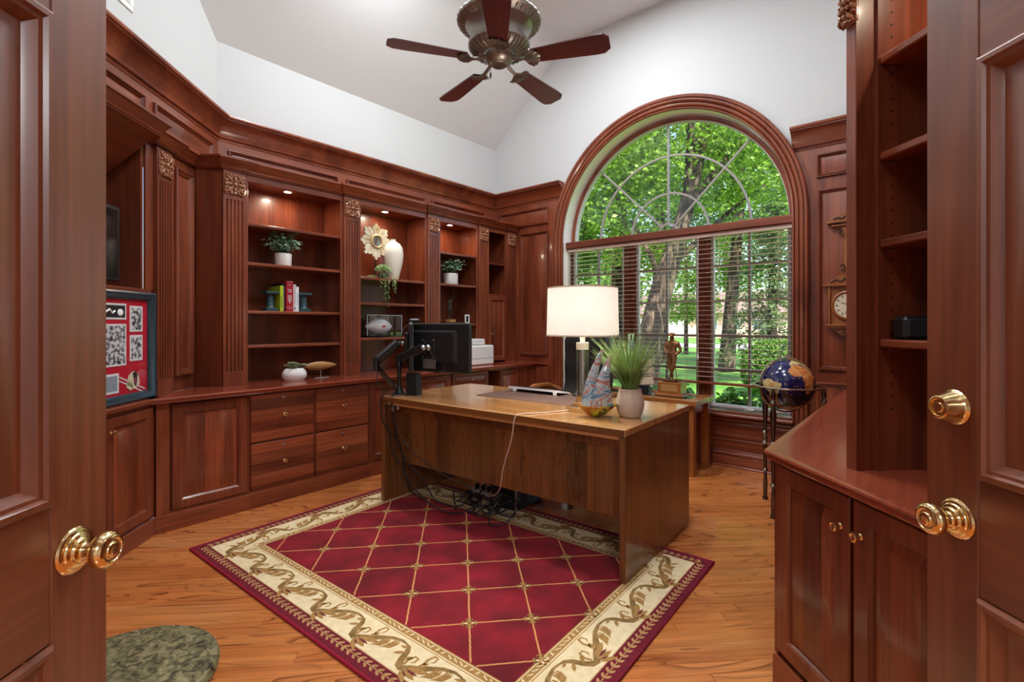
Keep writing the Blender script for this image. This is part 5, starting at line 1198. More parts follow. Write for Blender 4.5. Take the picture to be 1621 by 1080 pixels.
part(t, 'leaves', lv, leafmat('trailing_leaf', srgb(92, 136, 60), srgb(184, 206, 140), .15), kind='stuff'); part(t, 'strands', sm_, mat('strand_green', srgb(80, 104, 60), .7), kind='stuff')
# football in an acrylic case
z = 1.154; x0, x1, y0, y1 = 2.60, 2.985, -.315, -.10
t = thing('football_case', 'clear acrylic display case holding the white football', 'display case', LF, ((x0+x1)/2, (y0+y1)/2, z))
part(t, 'base', B().box(x0, x1, y0, y1, z, z+.018, .003), BLACKG)
for nm, bx_ in (('front_pane', (x0, x1, y0, y0+.003)), ('back_pane', (x0, x1, y1-.003, y1)), ('side_pane', (x0, x0+.003, y0+.003, y1-.003)), ('side_pane', (x1-.003, x1, y0+.003, y1-.003))):
    part(t, nm, B().box(*bx_, z+.018, z+.205), ACRYL, smooth=False)
part(t, 'lid_pane', B().box(x0, x1, y0, y1, z+.205, z+.208), ACRYL, smooth=False)
EDG = mat('acrylic_edge', srgb(206, 222, 226), .15, coat=.4)
for (xa, ya) in ((x0, y0), (x1, y0), (x0, y1), (x1, y1)): part(t, 'edge', B().box(xa-.0015, xa+.0015, ya-.0015, ya+.0015, z+.018, z+.208), EDG)
part(t, 'edge', B().box(x0, x1, y0-.0015, y0+.0015, z+.206, z+.2095), EDG)
t = thing('football', 'white autographed football inside the acrylic case', 'football', LF, (2.80, -.2, z+.018)); fz = z+.018+.082
part(t, 'ball', B().loops([[(2.80-.15+.30*u, -.205+h_*math.cos(a), fz+h_*math.sin(a)) for a in [2*PI*i/24 for i in range(24)]] for u, h_ in [(k/16, .003+.079*math.sin(PI*k/16)**.85) for k in range(17)]]), mat('football_white', srgb(232, 230, 232), .5, bump=(260, .3)))
part(t, 'printed_mark', B().box(2.778, 2.822, -.2885, -.2835, fz-.006, fz+.002).box(2.782, 2.818, -.2885, -.2845, fz+.006, fz+.014), mat('red_ink', srgb(190, 50, 60), .6))
part(t, 'lace', B().box(2.76, 2.84, -.21, -.20, fz+.078, fz+.084), PAPER)
part(t, 'cradle', B().lathe([(.05, z+.0182), (.05, z+.022), (.04, z+.03)], 20, (2.80, -.205, 0), cap=False), ACRYL)
# bronze figure with raised arm
bx, by, bz = 3.695, -.23, 1.285
def skinned(parent, name, pts, edges, radii, m, sub=2, off=(0, 0, 0)):
    me = bpy.data.meshes.new(name); base = BASE[parent.name]
    me.from_pydata([(p[0]+off[0]-base[0], p[1]+off[1]-base[1], p[2]+off[2]-base[2]) for p in pts], edges, []); me.materials.append(m)
    o = bpy.data.objects.new(name, me); COL.objects.link(o); o.parent = parent; BASE[o.name] = base
    md = o.modifiers.new('skin', 'SKIN'); md.use_smooth_shade = True
    for i, r in enumerate(radii):
        sv = me.skin_vertices[0].data[i]; sv.radius = r if isinstance(r, tuple) else (r, r); sv.use_root = (i == 0)
    sb = o.modifiers.new('sub', 'SUBSURF'); sb.levels = sub; sb.render_levels = sub
    return o
t = thing('bronze_figure', 'slender dark bronze figure with one arm raised high on the shelf', 'figurine', LF, (bx, by, bz))
part(t, 'plinth', B().box(bx-.035, bx+.055, by-.035, by+.035, bz+.014, bz+.044, .003), mat('tan_plinth', srgb(176, 128, 72), .5))
part(t, 'board', B().box(bx-.08, bx+.19, by-.05, by+.05, bz, bz+.014, .002), wood('dark_board', 'x', srgb(40, 20, 12), srgb(60, 30, 18), srgb(74, 40, 24)))
P_ = [(0, 0, .125), (0, 0, .165), (0, 0, .20), (0, 0, .222), (.0, 0, .245),
      (-.014, 0, .115), (-.017, 0, .06), (-.020, 0, .006), (.014, 0, .115), (.016, -.004, .06), (.018, 0, .006),
      (-.024, 0, .198), (-.036, -.004, .155), (-.040, -.010, .112), (.024, 0, .205), (.045, 0, .245), (.058, 0, .285), (.046, 0, .335), (.040, 0, .375)]
skinned(t, 'figure', P_, [(0, 1), (1, 2), (2, 3), (3, 4), (0, 5), (5, 6), (6, 7), (0, 8), (8, 9), (9, 10), (2, 11), (11, 12), (12, 13), (2, 14), (14, 15), (15, 16), (16, 17), (17, 18)],
        [(.018, .013), (.016, .012), (.021, .013), .007, (.011, .012), .012, .008, .006, .012, .008, .006, .008, .006, .005, .008, .0055, .0045, .0035, .002], BRONZE, off=(bx+.005, by, bz+.043))
sx_, sy_ = 3.93, -.26
t = thing('photo_stand', 'tiny white framed photo next to the bronze figure', 'picture frame', LF, (sx_, sy_, bz))
part(t, 'frame', B().rects(sx_-.034, sx_+.034, bz, bz+.10, sy_, [(0, .008), (0, 0), (.014, 0), (.016, .004)], fill=False), PAPER); part(t, 'picture', B().box(sx_-.02, sx_+.02, sy_+.003, sy_+.007, bz+.014, bz+.086), BLACKP)
part(t, 'strut', B().box(sx_-.004, sx_+.004, sy_+.007, sy_+.05, bz, bz+.004).tube([(sx_, sy_+.007, bz+.07), (sx_, sy_+.05, bz+.003)], .003, 6), PAPER)
# white printer and papers on the worktop
t = thing('printer', 'white box printer standing on the worktop behind the monitor', 'printer', LF, (3.88, -.36, CT))
part(t, 'body', B().box(3.74, 4.115, -.50, -.20, CT+.0005, 1.045, .014), CERAM); part(t, 'scanner_lid', B().box(3.76, 4.01, -.46, -.24, 1.052, 1.115, .008), CERAM)
part(t, 'neck', B().box(3.79, 3.985, -.44, -.26, 1.044, 1.053), mat('printer_grey', srgb(180, 182, 184), .4)); part(t, 'tray_seam', B().box(3.738, 4.117, -.502, -.49, .905, .910), mat('printer_seam', srgb(176, 178, 180), .5))
t = solo('paper_sheet', B().prism([(3.10, -.60), (3.36, -.60), (3.38, -.42), (3.12, -.40)], CT, CT+.0012), PAPER, 'loose white paper lying on the worktop beside the printer', 'paper', LF, (3.24, -.5, CT), smooth=False)

# ================================================================== ceiling fan
fc = at_depth(790, 100, 3.13); FX, FY = fc.x, fc.y
FF = Frame((FX, FY), -PI/2+YAW)                                       # local x points at the doorway
fan = thing('ceiling_fan', 'five-blade ceiling fan with shell brackets and antique pewter motor', 'ceiling fan', FF, (0, 0, 2.92))
part(fan, 'canopy', B().lathe([(.001, CEIL), (.075, CEIL), (.070, CEIL-.03), (.03, CEIL-.075), (.016, CEIL-.08)], 28, cap=False), PEWTER)
part(fan, 'downrod', B().lathe([(.0135, 3.28), (.0135, CEIL-.07)], 14), PEWTER)
part(fan, 'upper_rim', B().lathe([(.030, 3.29), (.08, 3.275), (.20, 3.23), (.255, 3.195), (.262, 3.185), (.258, 3.172), (.222, 3.150), (.215, 3.148)], 96, cap=False, scal=lambda a, k: 1+(.022*abs(math.sin(16*a)) if 2 <= k <= 5 else 0)), PEWTER)
for i in range(40):
    a = 2*PI*i/40; part(fan, 'rib', B().tube([(.218*math.cos(a), .218*math.sin(a), 3.150), (.242*math.cos(a), .242*math.sin(a), 3.160), (.262*math.cos(a), .262*math.sin(a), 3.182)], [.003, .006, .004], 5), PEWTER)
part(fan, 'motor_bowl', B().lathe([(.215, 3.150), (.205, 3.140), (.185, 3.115), (.170, 3.085), (.165, 3.06), (.175, 3.05)], 56, cap=False), PEWTER)
part(fan, 'lower_rim', B().lathe([(.175, 3.05), (.192, 3.040), (.190, 3.022), (.165, 2.995), (.12, 2.975), (.10, 2.972)], 80, cap=False, scal=lambda a, k: 1+(.018*abs(math.sin(14*a)) if 1 <= k <= 4 else 0)), PEWTER)
for i in range(32):
    a = 2*PI*i/32; part(fan, 'rib', B().tube([(.125*math.cos(a), .125*math.sin(a), 2.975), (.165*math.cos(a), .165*math.sin(a), 2.990), (.192*math.cos(a), .192*math.sin(a), 3.022)], [.003, .006, .004], 5), PEWTER)
part(fan, 'hub_gap', B().lathe([(.09, 3.0), (.09, 2.96), (.001, 2.96)], 30, cap=False), BRONZE)
part(fan, 'switch_cup', B().lathe([(r_, z_+.030) for r_, z_ in [(.001, 2.975), (.085, 2.972), (.103, 2.962), (.106, 2.950), (.100, 2.930), (.084, 2.906), (.062, 2.893), (.056, 2.890), (.054, 2.884), (.046, 2.880), (.044, 2.876), (.001, 2.874)]], 44, cap=False), PEWTER)
part(fan, 'screw', B().lathe([(.001, 2.9035), (.004, 2.9035), (.004, 2.906), (.001, 2.906)], 10, cap=False), BLACKP)
blade_b = B()
out = [(.215, -.055), (.60, -.080), (.655, -.078), (.690, -.045), (.690, .045), (.655, .078), (.60, .080), (.215, .055)]
for zz in (0, .008): pass
blade_b.prism(out, 0, .008)
blade_me = mesh_of(blade_b, 'blade', FANW)
sb_ = B(); m = 11; top_, bot = [], []
shell = []
for j in range(6):
    u = j/5; ring = []
    for i in range(m):
        a = rad(-58+116*i/(m-1)); rr = .095*u*(1+.05*(1 if i % 2 else -1)*u); ring.append((.165+rr*math.cos(a)*1.05, rr*math.sin(a)*.92, -.004-.012*math.sin(u*PI*.9)-(.004 if i % 2 else 0)*u))
    shell.append(ring)
sb_.loops(shell, closed=False, cap0=False, cap1=False)
sb_.loops([[(x, y, z+.006) for x, y, z in r] for r in shell], closed=False, cap0=False, cap1=False)
sb_.tube([(.085, 0, .018), (.12, 0, .006), (.17, 0, -.006)], [.014, .012, .012], 8)
for i in range(0, m, 1):
    a = rad(-58+116*i/(m-1)); sb_.tube([(.165, 0, -.010), (.165+.05*math.cos(a), .046*math.sin(a), -.019), (.165+.098*math.cos(a), .088*math.sin(a), -.010)], [.003, .004, .005], 5)
shell_me = mesh_of(sb_, 'blade_bracket', PEWTER)
for i in range(5):
    a = i*2*PI/5
    bl = bpy.data.objects.new('blade', blade_me); COL.objects.link(bl); bl.parent = fan
    bl.matrix_local = Matrix.Translation((0, 0, .012)) @ Matrix.Rotation(a, 4, 'Z') @ Matrix.Rotation(rad(-11), 4, 'X')
    br = bpy.data.objects.new('blade_bracket', shell_me); COL.objects.link(br); br.parent = fan
    br.matrix_local = Matrix.Translation((0, 0, .012)) @ Matrix.Rotation(a, 4, 'Z') @ Matrix.Rotation(rad(-11), 4, 'X')
part(fan, 'pull_chain', B().tube([(-.19, -.06, 3.06), (-.20, -.062, 3.0), (-.20, -.062, 2.97)], .0015, 5).lathe([(.002, 2.97), (.006, 2.96), (.007, 2.94), (.002, 2.93)], 8, (-.20, -.062, 0)), BRONZE)

# ================================================================== low table by the window, statue, chair, globe, clock
TZ = .64; tx0, tx1, ty0, ty1 = -2.62, -1.49, 4.10, 4.555
t = thing('console_table', 'low oak table with dark inset top standing below the window', 'table', WF, ((tx0+tx1)/2, (ty0+ty1)/2, 0))
b = B(); fw = .09
for xa, xb, ya, yb in ((tx0, tx1, ty0, ty0+fw), (tx0, tx1, ty1-fw, ty1), (tx0, tx0+fw, ty0+fw, ty1-fw), (tx1-fw, tx1, ty0+fw, ty1-fw)): b.box(xa, xb, ya, yb, TZ-.045, TZ, .004)
part(t, 'top_frame', b, TABLEX); part(t, 'inset', B().box(tx0+fw, tx1-fw, ty0+fw, ty1-fw, TZ-.02, TZ-.006), BLACKG)
for xa in (tx0+.03, tx1-.09):
    for ya in (ty0+.03, ty1-.09): part(t, 'leg', B().box(xa, xa+.062, ya, ya+.062, 0, TZ-.045, .003), TABLEW)
part(t, 'apron', B().box(tx0+.09, tx1-.09, ty0+.04, ty0+.06, TZ-.12, TZ-.045).box(tx0+.09, tx1-.09, ty1-.06, ty1-.04, TZ-.12, TZ-.045).box(tx1-.075, tx1-.055, ty0+.09, ty1-.09, TZ-.12, TZ-.045).box(tx0+.055, tx0+.075, ty0+.09, ty1-.09, TZ-.12, TZ-.045), TABLEX)
# sportsman statuette in a flat cap
gx, gy = -1.775, 4.30
st = thing('golfer_statuette', 'bronze sportsman statuette in a flat cap on a wooden base', 'statuette', WF, (gx, gy, TZ))
part(st, 'base', B().box(gx-.125, gx+.125, gy-.085, gy+.085, TZ, TZ+.022, .004).box(gx-.105, gx+.105, gy-.07, gy+.07, TZ+.022, TZ+.125, .003), TABLEX)
part(st, 'plaque', B().box(gx-.075, gx+.075, gy-.0725, gy-.070, TZ+.045, TZ+.105), mat('plaque_brass', srgb(186, 140, 84), .5, .2))
part(st, 'plinth', B().box(gx-.068, gx+.068, gy-.05, gy+.05, TZ+.125, TZ+.148, .003), mat('bronze_plinth', srgb(112, 70, 44), .4, .5))
BRZ = noisemat('warm_bronze', [(.3, srgb(112, 66, 42)), (.7, srgb(168, 116, 76))], 9, .38, 3); BRZ.node_tree.nodes['Principled BSDF'].inputs['Metallic'].default_value = .55
z0 = TZ+.148
P_ = [(0, 0, .225), (0, .004, .27), (0, 0, .315), (0, 0, .345), (0, -.004, .365), (0, -.006, .39),
      (-.024, 0, .205), (-.020, -.004, .115), (.006, .0, .018), (.014, -.035, .008), (.024, 0, .205), (.016, -.012, .115), (-.012, -.012, .018), (-.016, -.045, .008),
      (-.050, .004, .318), (-.066, -.010, .262), (-.030, -.052, .235), (-.008, -.056, .238), (.050, .004, .318), (.078, .006, .262), (.050, -.030, .225), (.036, -.040, .222)]
skinned(st, 'figure', P_, [(0, 1), (1, 2), (2, 3), (3, 4), (4, 5), (0, 6), (6, 7), (7, 8), (8, 9), (0, 10), (10, 11), (11, 12), (12, 13), (2, 14), (14, 15), (15, 16), (16, 17), (2, 18), (18, 19), (19, 20), (20, 21)],
        [(.040, .028), (.038, .027), (.046, .028), (.017, .017), (.021, .024), (.019, .022), (.025, .025), (.021, .021), (.010, .010), (.009, .007), (.025, .025), (.021, .021), (.010, .010), (.009, .007), .020, .016, .011, .010, .020, .016, .011, .010], BRZ, off=(gx, gy, z0))
part(st, 'cap', B().lathe([(.030, z0+.383), (.034, z0+.392), (.030, z0+.406), (.012, z0+.414), (.001, z0+.415)], 18, (gx, gy-.004, 0)).box(gx-.018, gx+.018, gy-.046, gy-.02, z0+.383, z0+.388, .002), BRZ)
part(st, 'lapel', B().tube([(gx-.016, gy-.030, z0+.335), (gx-.004, gy-.034, z0+.275)], .004, 5).tube([(gx+.016, gy-.030, z0+.335), (gx+.004, gy-.034, z0+.275)], .004, 5), BRZ)
part(st, 'belt', B().lathe([(.043, z0+.226), (.044, z0+.236), (.043, z0+.243)], 20, (gx, gy, 0), cap=False, scal=lambda a, k: 1-.26*abs(math.sin(a))), BRZ)
part(st, 'club', B().tube([(gx+.036, gy-.042, z0+.222), (gx+.060, gy-.046, z0+.004)], .0035, 6).box(gx+.05, gx+.085, gy-.056, gy-.036, z0, z0+.010, .002), BRZ)
# tan box plaque on a stand, and a pale glass bottle
px_, py_ = -2.03, 4.27
t = thing('desk_plaque', 'tilted tan striped plaque on a black stand at the table end', 'plaque', Frame((px_, py_), rad(8)), (0, 0, TZ))
pl = B().box(-.115, .095, -.012, .012, 0, .235, .004); pl.xform(Matrix.Translation((0, 0, TZ+.075)) @ Matrix.Rotation(rad(-9), 4, 'Y') @ Matrix.Rotation(rad(-12), 4, 'X'))
part(t, 'board', pl, mat('tan_board', srgb(188, 164, 138), .7))
for q in (.075, .095, .160):
    pl = B().box(-.118, .098, -.0135, -.011, q, q+.006); pl.xform(Matrix.Translation((0, 0, TZ+.075)) @ Matrix.Rotation(rad(-9), 4, 'Y') @ Matrix.Rotation(rad(-12), 4, 'X')); part(t, 'stripe', pl, BLACKP)
part(t, 'stand', B().xprism([(-.05, TZ), (.07, TZ), (.05, TZ+.05), (-.02, TZ+.085), (-.045, TZ+.08)], -.10, .06), BLACKP)
bq = (-2.20, 4.36)
t = thing('glass_bottle', 'pale blue glass bottle with stopper behind the ornamental grass', 'bottle', WF, (bq[0], bq[1], TZ-.006))
AQ = mat('aqua_glass', (.62, .82, .85, 1), .05, trans=.8)
part(t, 'body', B().lathe([(.001, TZ-.006), (.060, TZ-.006), (.066, TZ+.05), (.068, TZ+.30), (.062, TZ+.40), (.030, TZ+.455), (.022, TZ+.47), (.022, TZ+.495), (.001, TZ+.495)], 26, (bq[0], bq[1], 0), cap=False), AQ)
part(t, 'stopper', B().lathe([(.001, TZ+.495), (.026, TZ+.497), (.030, TZ+.53), (.022, TZ+.548), (.001, TZ+.55)], 18, (bq[0], bq[1], 0), cap=False), CRYSTAL)
# executive chair facing the desk
CF = Frame((-2.36, 3.55), rad(-8))
ch = thing('office_chair', 'black leather executive chair with wooden arms behind the desk', 'chair', CF, (0, 0, .003))
def cushion(x0, x1, y0, y1, z0, z1, n=8):
    L = []
    cx, cy, hx, hy = (x0+x1)/2, (y0+y1)/2, (x1-x0)/2, (y1-y0)/2
    for k in range(9):
        u = -1+2*k/8; s_ = (1-abs(u)**3.2*.22); ring = []
        for i in range(28):
            a = 2*PI*i/28; c_, s2 = math.cos(a), math.sin(a); e_ = .45
            ring.append((cx+hx*s_*math.copysign(abs(c_)**e_, c_), cy+hy*s_*math.copysign(abs(s2)**e_, s2), (z0+z1)/2+(z1-z0)/2*u))
        L.append(ring)
    return B().loops(L)
part(ch, 'seat', cushion(-.27, .27, -.30, .22, .42, .54), LEATHER)
bk = B(); L = []
for k in range(13):
    u = k/12; z = .50+.76*u; hw_ = .255-.03*abs(2*u-1)**3-(.05*max(0, u-.85)/.15); yc = .20+.13*u+.035*math.sin(u*PI*1.6); th = .055+.022*math.sin(u*PI*3)**2
    if k in (0, 12): hw_ *= .86; th *= .5
    L.append([(hw_*math.copysign(abs(math.cos(a))**.55, math.cos(a)), yc+th*math.copysign(abs(math.sin(a))**.6, math.sin(a))-.05*(math.cos(a)**2), z) for a in [2*PI*i/28 for i in range(28)]])
part(ch, 'backrest', bk.loops(L), LEATHER)
for s_ in (-1, 1):
    arm_b = B().tube([(s_*.30, .20, .67), (s_*.31, .05, .725), (s_*.31, -.14, .722), (s_*.305, -.24, .68), (s_*.30, -.25, .56), (s_*.285, -.16, .49)], [.020, .024, .024, .022, .020, .018], 8, flat=1.2); part(ch, 'armrest', arm_b, CLOCKW)
part(ch, 'gas_column', B().lathe([(.028, .10), (.028, .30), (.02, .30), (.02, .42)], 14), BLACKP)
for q in range(5):
    a = q*2*PI/5+.3; part(ch, 'base_leg', B().tube([(0, 0, .13), (.18*math.cos(a), .18*math.sin(a), .11), (.29*math.cos(a), .29*math.sin(a), .075)], [.03, .024, .018], 8), BLACKP)
    part(ch, 'caster', B().lathe([(.028, -.012), (.030, 0), (.028, .012)], 12, (.295*math.cos(a), .295*math.sin(a), .0335), 'x'), BLACKP)

# gemstone globe on a brass floor stand
gc = Vector((-.765, 3.82, .862)); GR = .172
gl = thing('globe', 'lapis blue gemstone globe on a turned metal floor stand', 'globe', WF, (gc.x, gc.y, 0))
SA_ = [(-80, 9), (-72, 12), (-60, 8), (-50, 0), (-35, -7), (-39, -17), (-48, -26), (-58, -38), (-66, -46), (-68, -54), (-74, -50), (-71, -30), (-70, -18), (-77, -10), (-81, -4)]
AFR = [(-17, 21), (-16, 12), (-8, 5), (4, 6), (9, 4), (9, -2), (13, -10), (12, -18), (18, -34), (27, -34), (35, -24), (40, -15), (39, -5), (50, 11), (43, 12), (37, 20), (33, 31), (20, 32), (10, 37), (-6, 36), (-10, 30)]
NAM = [(-165, 65), (-130, 70), (-95, 72), (-80, 65), (-60, 55), (-55, 48), (-70, 42), (-80, 30), (-82, 25), (-90, 29), (-97, 25), (-95, 17), (-85, 12), (-80, 8), (-95, 15), (-106, 22), (-115, 32), (-124, 42), (-135, 58), (-155, 58)]
EUR = [(-10, 36), (-10, 44), (0, 50), (8, 58), (20, 70), (60, 70), (100, 76), (140, 72), (175, 66), (140, 55), (135, 42), (120, 38), (120, 25), (105, 10), (98, 15), (80, 8), (73, 20), (60, 25), (45, 14), (35, 32), (27, 38), (15, 40)]
AUS = [(114, -22), (130, -12), (142, -11), (152, -26), (148, -38), (135, -34), (116, -34)]
ANT = [(-180, -90), (180, -90), (180, -72), (60, -68), (0, -70), (-60, -66), (-100, -74), (-180, -76)]
def inpoly(x, y, P):
    c = False; j = len(P)-1
    for i in range(len(P)):
        if (P[i][1] > y) != (P[j][1] > y) and x < (P[j][0]-P[i][0])*(y-P[i][1])/(P[j][1]-P[i][1])+P[i][0]: c = not c
        j = i
    return c
b = B(); nu, nv = 120, 70
R3 = Matrix.Rotation(rad(-100), 4, 'Z')
tiltm = Matrix.Rotation(rad(-20), 4, Vector((_c, _s, 0)))
for j in range(nv+1):
    la = -PI/2+PI*j/nv
    for i in range(nu):
        lo = 2*PI*i/nu-PI
        v_ = Vector((GR*math.cos(la)*math.cos(lo), GR*math.cos(la)*math.sin(lo), GR*math.sin(la)))
        b.v.append(tuple(tiltm @ (Matrix.Rotation(rad(-53.7), 4, 'Z') @ v_)+gc))
for j in range(nv):
    for i in range(nu):
        lo = 360*(i+.5)/nu-180; la = -90+180*(j+.5)/nv; mi = 0
        for k_, P in enumerate((SA_, AFR, NAM, EUR, AUS, ANT)):
            if inpoly(lo, la, P): mi = 1+k_ % 3
        if mi == 0 and (i % 10 == 0 or (j % 7 == 0)) : mi = 4 if random.random() < .05 else 0
        b.f.append((j*nu+i, j*nu+(i+1) % nu, (j+1)*nu+(i+1) % nu, (j+1)*nu+i)); b.m.append(mi)
GEM = [noisemat('lapis', [(.4, srgb(10, 14, 58)), (.6, srgb(24, 28, 92))], 30, .15, coat=.6), noisemat('gem_tan', [(.4, srgb(196, 150, 86)), (.6, srgb(206, 196, 140))], 40, .25, coat=.4), noisemat('gem_orange', [(.4, srgb(196, 110, 50)), (.6, srgb(214, 160, 96))], 40, .25, coat=.4), noisemat('gem_brown', [(.4, srgb(120, 74, 60)), (.6, srgb(170, 130, 100))], 40, .25, coat=.4), SATINB]
part(gl, 'sphere', b, GEM, recalc=False)
SILVERG = mat('globe_metal', (.62, .56, .48, 1), .18, 1)
DARKM = mat('gunmetal', (.20, .17, .15, 1), .2, 1)
mer = B(); L = []
mdir = Vector((_c, _s, 0))                                              # meridian ring stands across the view
for i in range(49):
    a = 2*PI*i/48; rr = GR+.012; p = gc+mdir*rr*math.cos(a)+Vector((0, 0, rr*math.sin(a))); L.append(p)
part(gl, 'meridian_ring', mer.tube(L, .0065, 8, cap=False), SILVERG)
part(gl, 'horizon_ring', B().lathe([(GR+.022, gc.z-.012), (GR+.060, gc.z-.012), (GR+.062, gc.z-.005), (GR+.060, gc.z+.0), (GR+.022, gc.z+.0)], 64, (gc.x, gc.y, 0), cap=False), SILVERG)
part(gl, 'pole_knob', B().lathe([(.004, gc.z+GR+.012), (.008, gc.z+GR+.020), (.004, gc.z+GR+.030), (.007, gc.z+GR+.036), (.001, gc.z+GR+.042)], 12, (gc.x, gc.y, 0)), SILVERG)
legp = [(.010, 0), (.020, .01), (.012, .03), (.016, .10), (.010, .20), (.022, .215), (.012, .23), (.014, .40), (.024, .415), (.013, .43), (.018, .445), (.010, .47), (.022, .49), (.011, .505), (.015, .60), (.021, .68), (.011, .745), (.019, .76), (.010, .78), (.016, .80), (.009, .85)]
for q in range(3):
    a = YAW+rad(-140+120*q); lxx, lyy = gc.x+(GR+.048)*math.cos(a), gc.y+(GR+.048)*math.sin(a)
    part(gl, 'leg', B().lathe(legp, 16, (lxx, lyy, 0)), DARKM)
    part(gl, 'stretcher', B().tube([(lxx, lyy, .42), (gc.x, gc.y, .43)], .009, 8), SILVERG)
part(gl, 'compass', B().lathe([(.001, .425), (.055, .425), (.060, .44), (.050, .455), (.001, .458)], 28, (gc.x, gc.y, 0), cap=False), SILVERG)
part(gl, 'compass_glass', B().lathe([(.001, .459), (.046, .459), (.046, .462), (.001, .463)], 24, (gc.x, gc.y, 0), cap=False), mat('compass_dial', srgb(200, 214, 216), .1, coat=.8))

# carved wall clock (barometer form) on the panelling right of the window
kx, ky = -.50, YP-.006
ck = thing('wall_clock', 'carved wooden wall clock with round dial on the window-side panelling', 'clock', WF, (kx, ky, 1.26))
yb, yf = YP-.006, YP-.05
def sym(poly): return poly+[(2*kx-x, z) for x, z in reversed(poly)]
def carving(pts, w=.006):
    for s_ in (1, -1): part(ck, 'carving', B().tube([(kx+s_*x, yf-.006, z) for x, z in pts], w, 6), CARV)
part(ck, 'backboard', B().yprism(sym([(kx-.045, 2.08), (kx-.05, 1.98), (kx-.035, 1.90), (kx-.035, 1.72), (kx-.06, 1.68), (kx-.10, 1.62), (kx-.13, 1.60), (kx-.13, 1.27), (kx-.10, 1.235), (kx-.05, 1.19), (kx, 1.18)]), yf+.012, yb), CLOCKW)
arcp = [(kx-.125+.25*i/14, 2.09+.055*math.sin(PI*i/14)) for i in range(15)]
part(ck, 'top_pediment', B().yprism([(kx-.14, 2.085)]+arcp+[(kx+.14, 2.085)], yf-.004, yb).box(kx-.145, kx+.145, yf-.014, yb, 2.072, 2.088, .003).box(kx-.115, kx+.115, yf-.004, yb, 2.045, 2.06, .003), CLOCKW)
arcp = [(kx-.145+.29*i/14, 1.60+.062*math.sin(PI*i/14)) for i in range(15)]
part(ck, 'mid_pediment', B().yprism([(kx-.16, 1.592)]+arcp+[(kx+.16, 1.592)], yf-.002, yb).box(kx-.172, kx+.172, yf-.018, yb, 1.574, 1.592, .003), CLOCKW)
part(ck, 'lower_shelf', B().box(kx-.15, kx+.15, yf-.016, yb, 1.258, 1.28, .004).box(kx-.13, kx+.13, yf-.006, yb, 1.245, 1.258), CLOCKW)
part(ck, 'case_post', B().lathe([(.008, 1.28), (.010, 1.32), (.007, 1.42), (.010, 1.52), (.008, 1.574)], 10, (kx-.125, yf, 0)), CLOCKW)
part(ck, 'case_post', B().lathe([(.008, 1.28), (.010, 1.32), (.007, 1.42), (.010, 1.52), (.008, 1.574)], 10, (kx+.125, yf, 0)), CLOCKW)
part(ck, 'bezel', B().lathe([(.092, yf+.012), (.096, yf-.006), (.104, yf-.012), (.114, yf-.008), (.118, yf+.012)], 40, (kx, 0, 1.425), 'y', cap=False), CLOCKW)
part(ck, 'dial', B().lathe([(.001, yf-.001), (.095, yf-.001), (.095, yf+.008), (.001, yf+.008)], 36, (kx, 0, 1.425), 'y', cap=False), mat('dial_ivory', srgb(218, 206, 178), .5))
for q in range(12):
    a = q*PI/6; ca, sa = math.cos(a), math.sin(a); part(ck, 'hour_mark', B().yprism([(kx+r_*ca-s_*.003*sa, 1.425+r_*sa+s_*.003*ca) for r_, s_ in ((.068, -1), (.084, -1), (.084, 1), (.068, 1))], yf-.003, yf-.001), BLACKP)
part(ck, 'hand', B().tube([(kx, yf-.005, 1.425), (kx-.045, yf-.005, 1.45)], .002, 5), BLACKP); part(ck, 'hand', B().tube([(kx, yf-.006, 1.425), (kx-.02, yf-.006, 1.355)], .0016, 5), BLACKP)
CARV = mat('dark_carving', srgb(70, 44, 28), .5)
for pts, w_ in (([(-.10, 2.10), (-.07, 2.115), (-.04, 2.10), (-.02, 2.12)], .006), ([(-.05, 1.70), (-.025, 1.715), (-.03, 1.745), (-.05, 1.74), (-.045, 1.722)], .006), ([(-.12, 1.608), (-.08, 1.63), (-.05, 1.612), (-.02, 1.64)], .006),
                ([(-.10, 1.235), (-.06, 1.205), (-.03, 1.225), (-.01, 1.19)], .008), ([(-.07, 2.035), (-.04, 2.01), (-.06, 1.985), (-.03, 1.97)], .006)): carving(pts, w_)
part(ck, 'thermometer', B().box(kx-.016, kx+.016, yf+.004, yf+.013, 1.74, 1.96, .002), mat('thermo_plate', srgb(196, 160, 110), .4))

# round stone-topped side table by the left door
q = at_depth(186, 1072, 1.097); RX, RY = q.x, q.y
t = thing('side_table', 'round side table with mottled olive stone top by the left door', 'table', WF, (RX, RY, 0))
part(t, 'top', B().lathe([(.001, .47), (.185, .47), (.194, .476), (.196, .488), (.191, .499), (.001, .50)], 64, (RX, RY, 0), cap=False), noisemat('olive_stone', [(.30, srgb(40, 36, 26)), (.45, srgb(92, 84, 58)), (.56, srgb(120, 112, 78)), (.70, srgb(148, 138, 100))], 48, .35, 8, 1.2, mapping=(1, 1, 1)))
part(t, 'pedestal', B().lathe([(.16, 0), (.16, .02), (.10, .04), (.035, .09), (.03, .25), (.045, .36), (.03, .42), (.09, .455), (.12, .47)], 28, (RX, RY, 0)), CHERRY['z'])
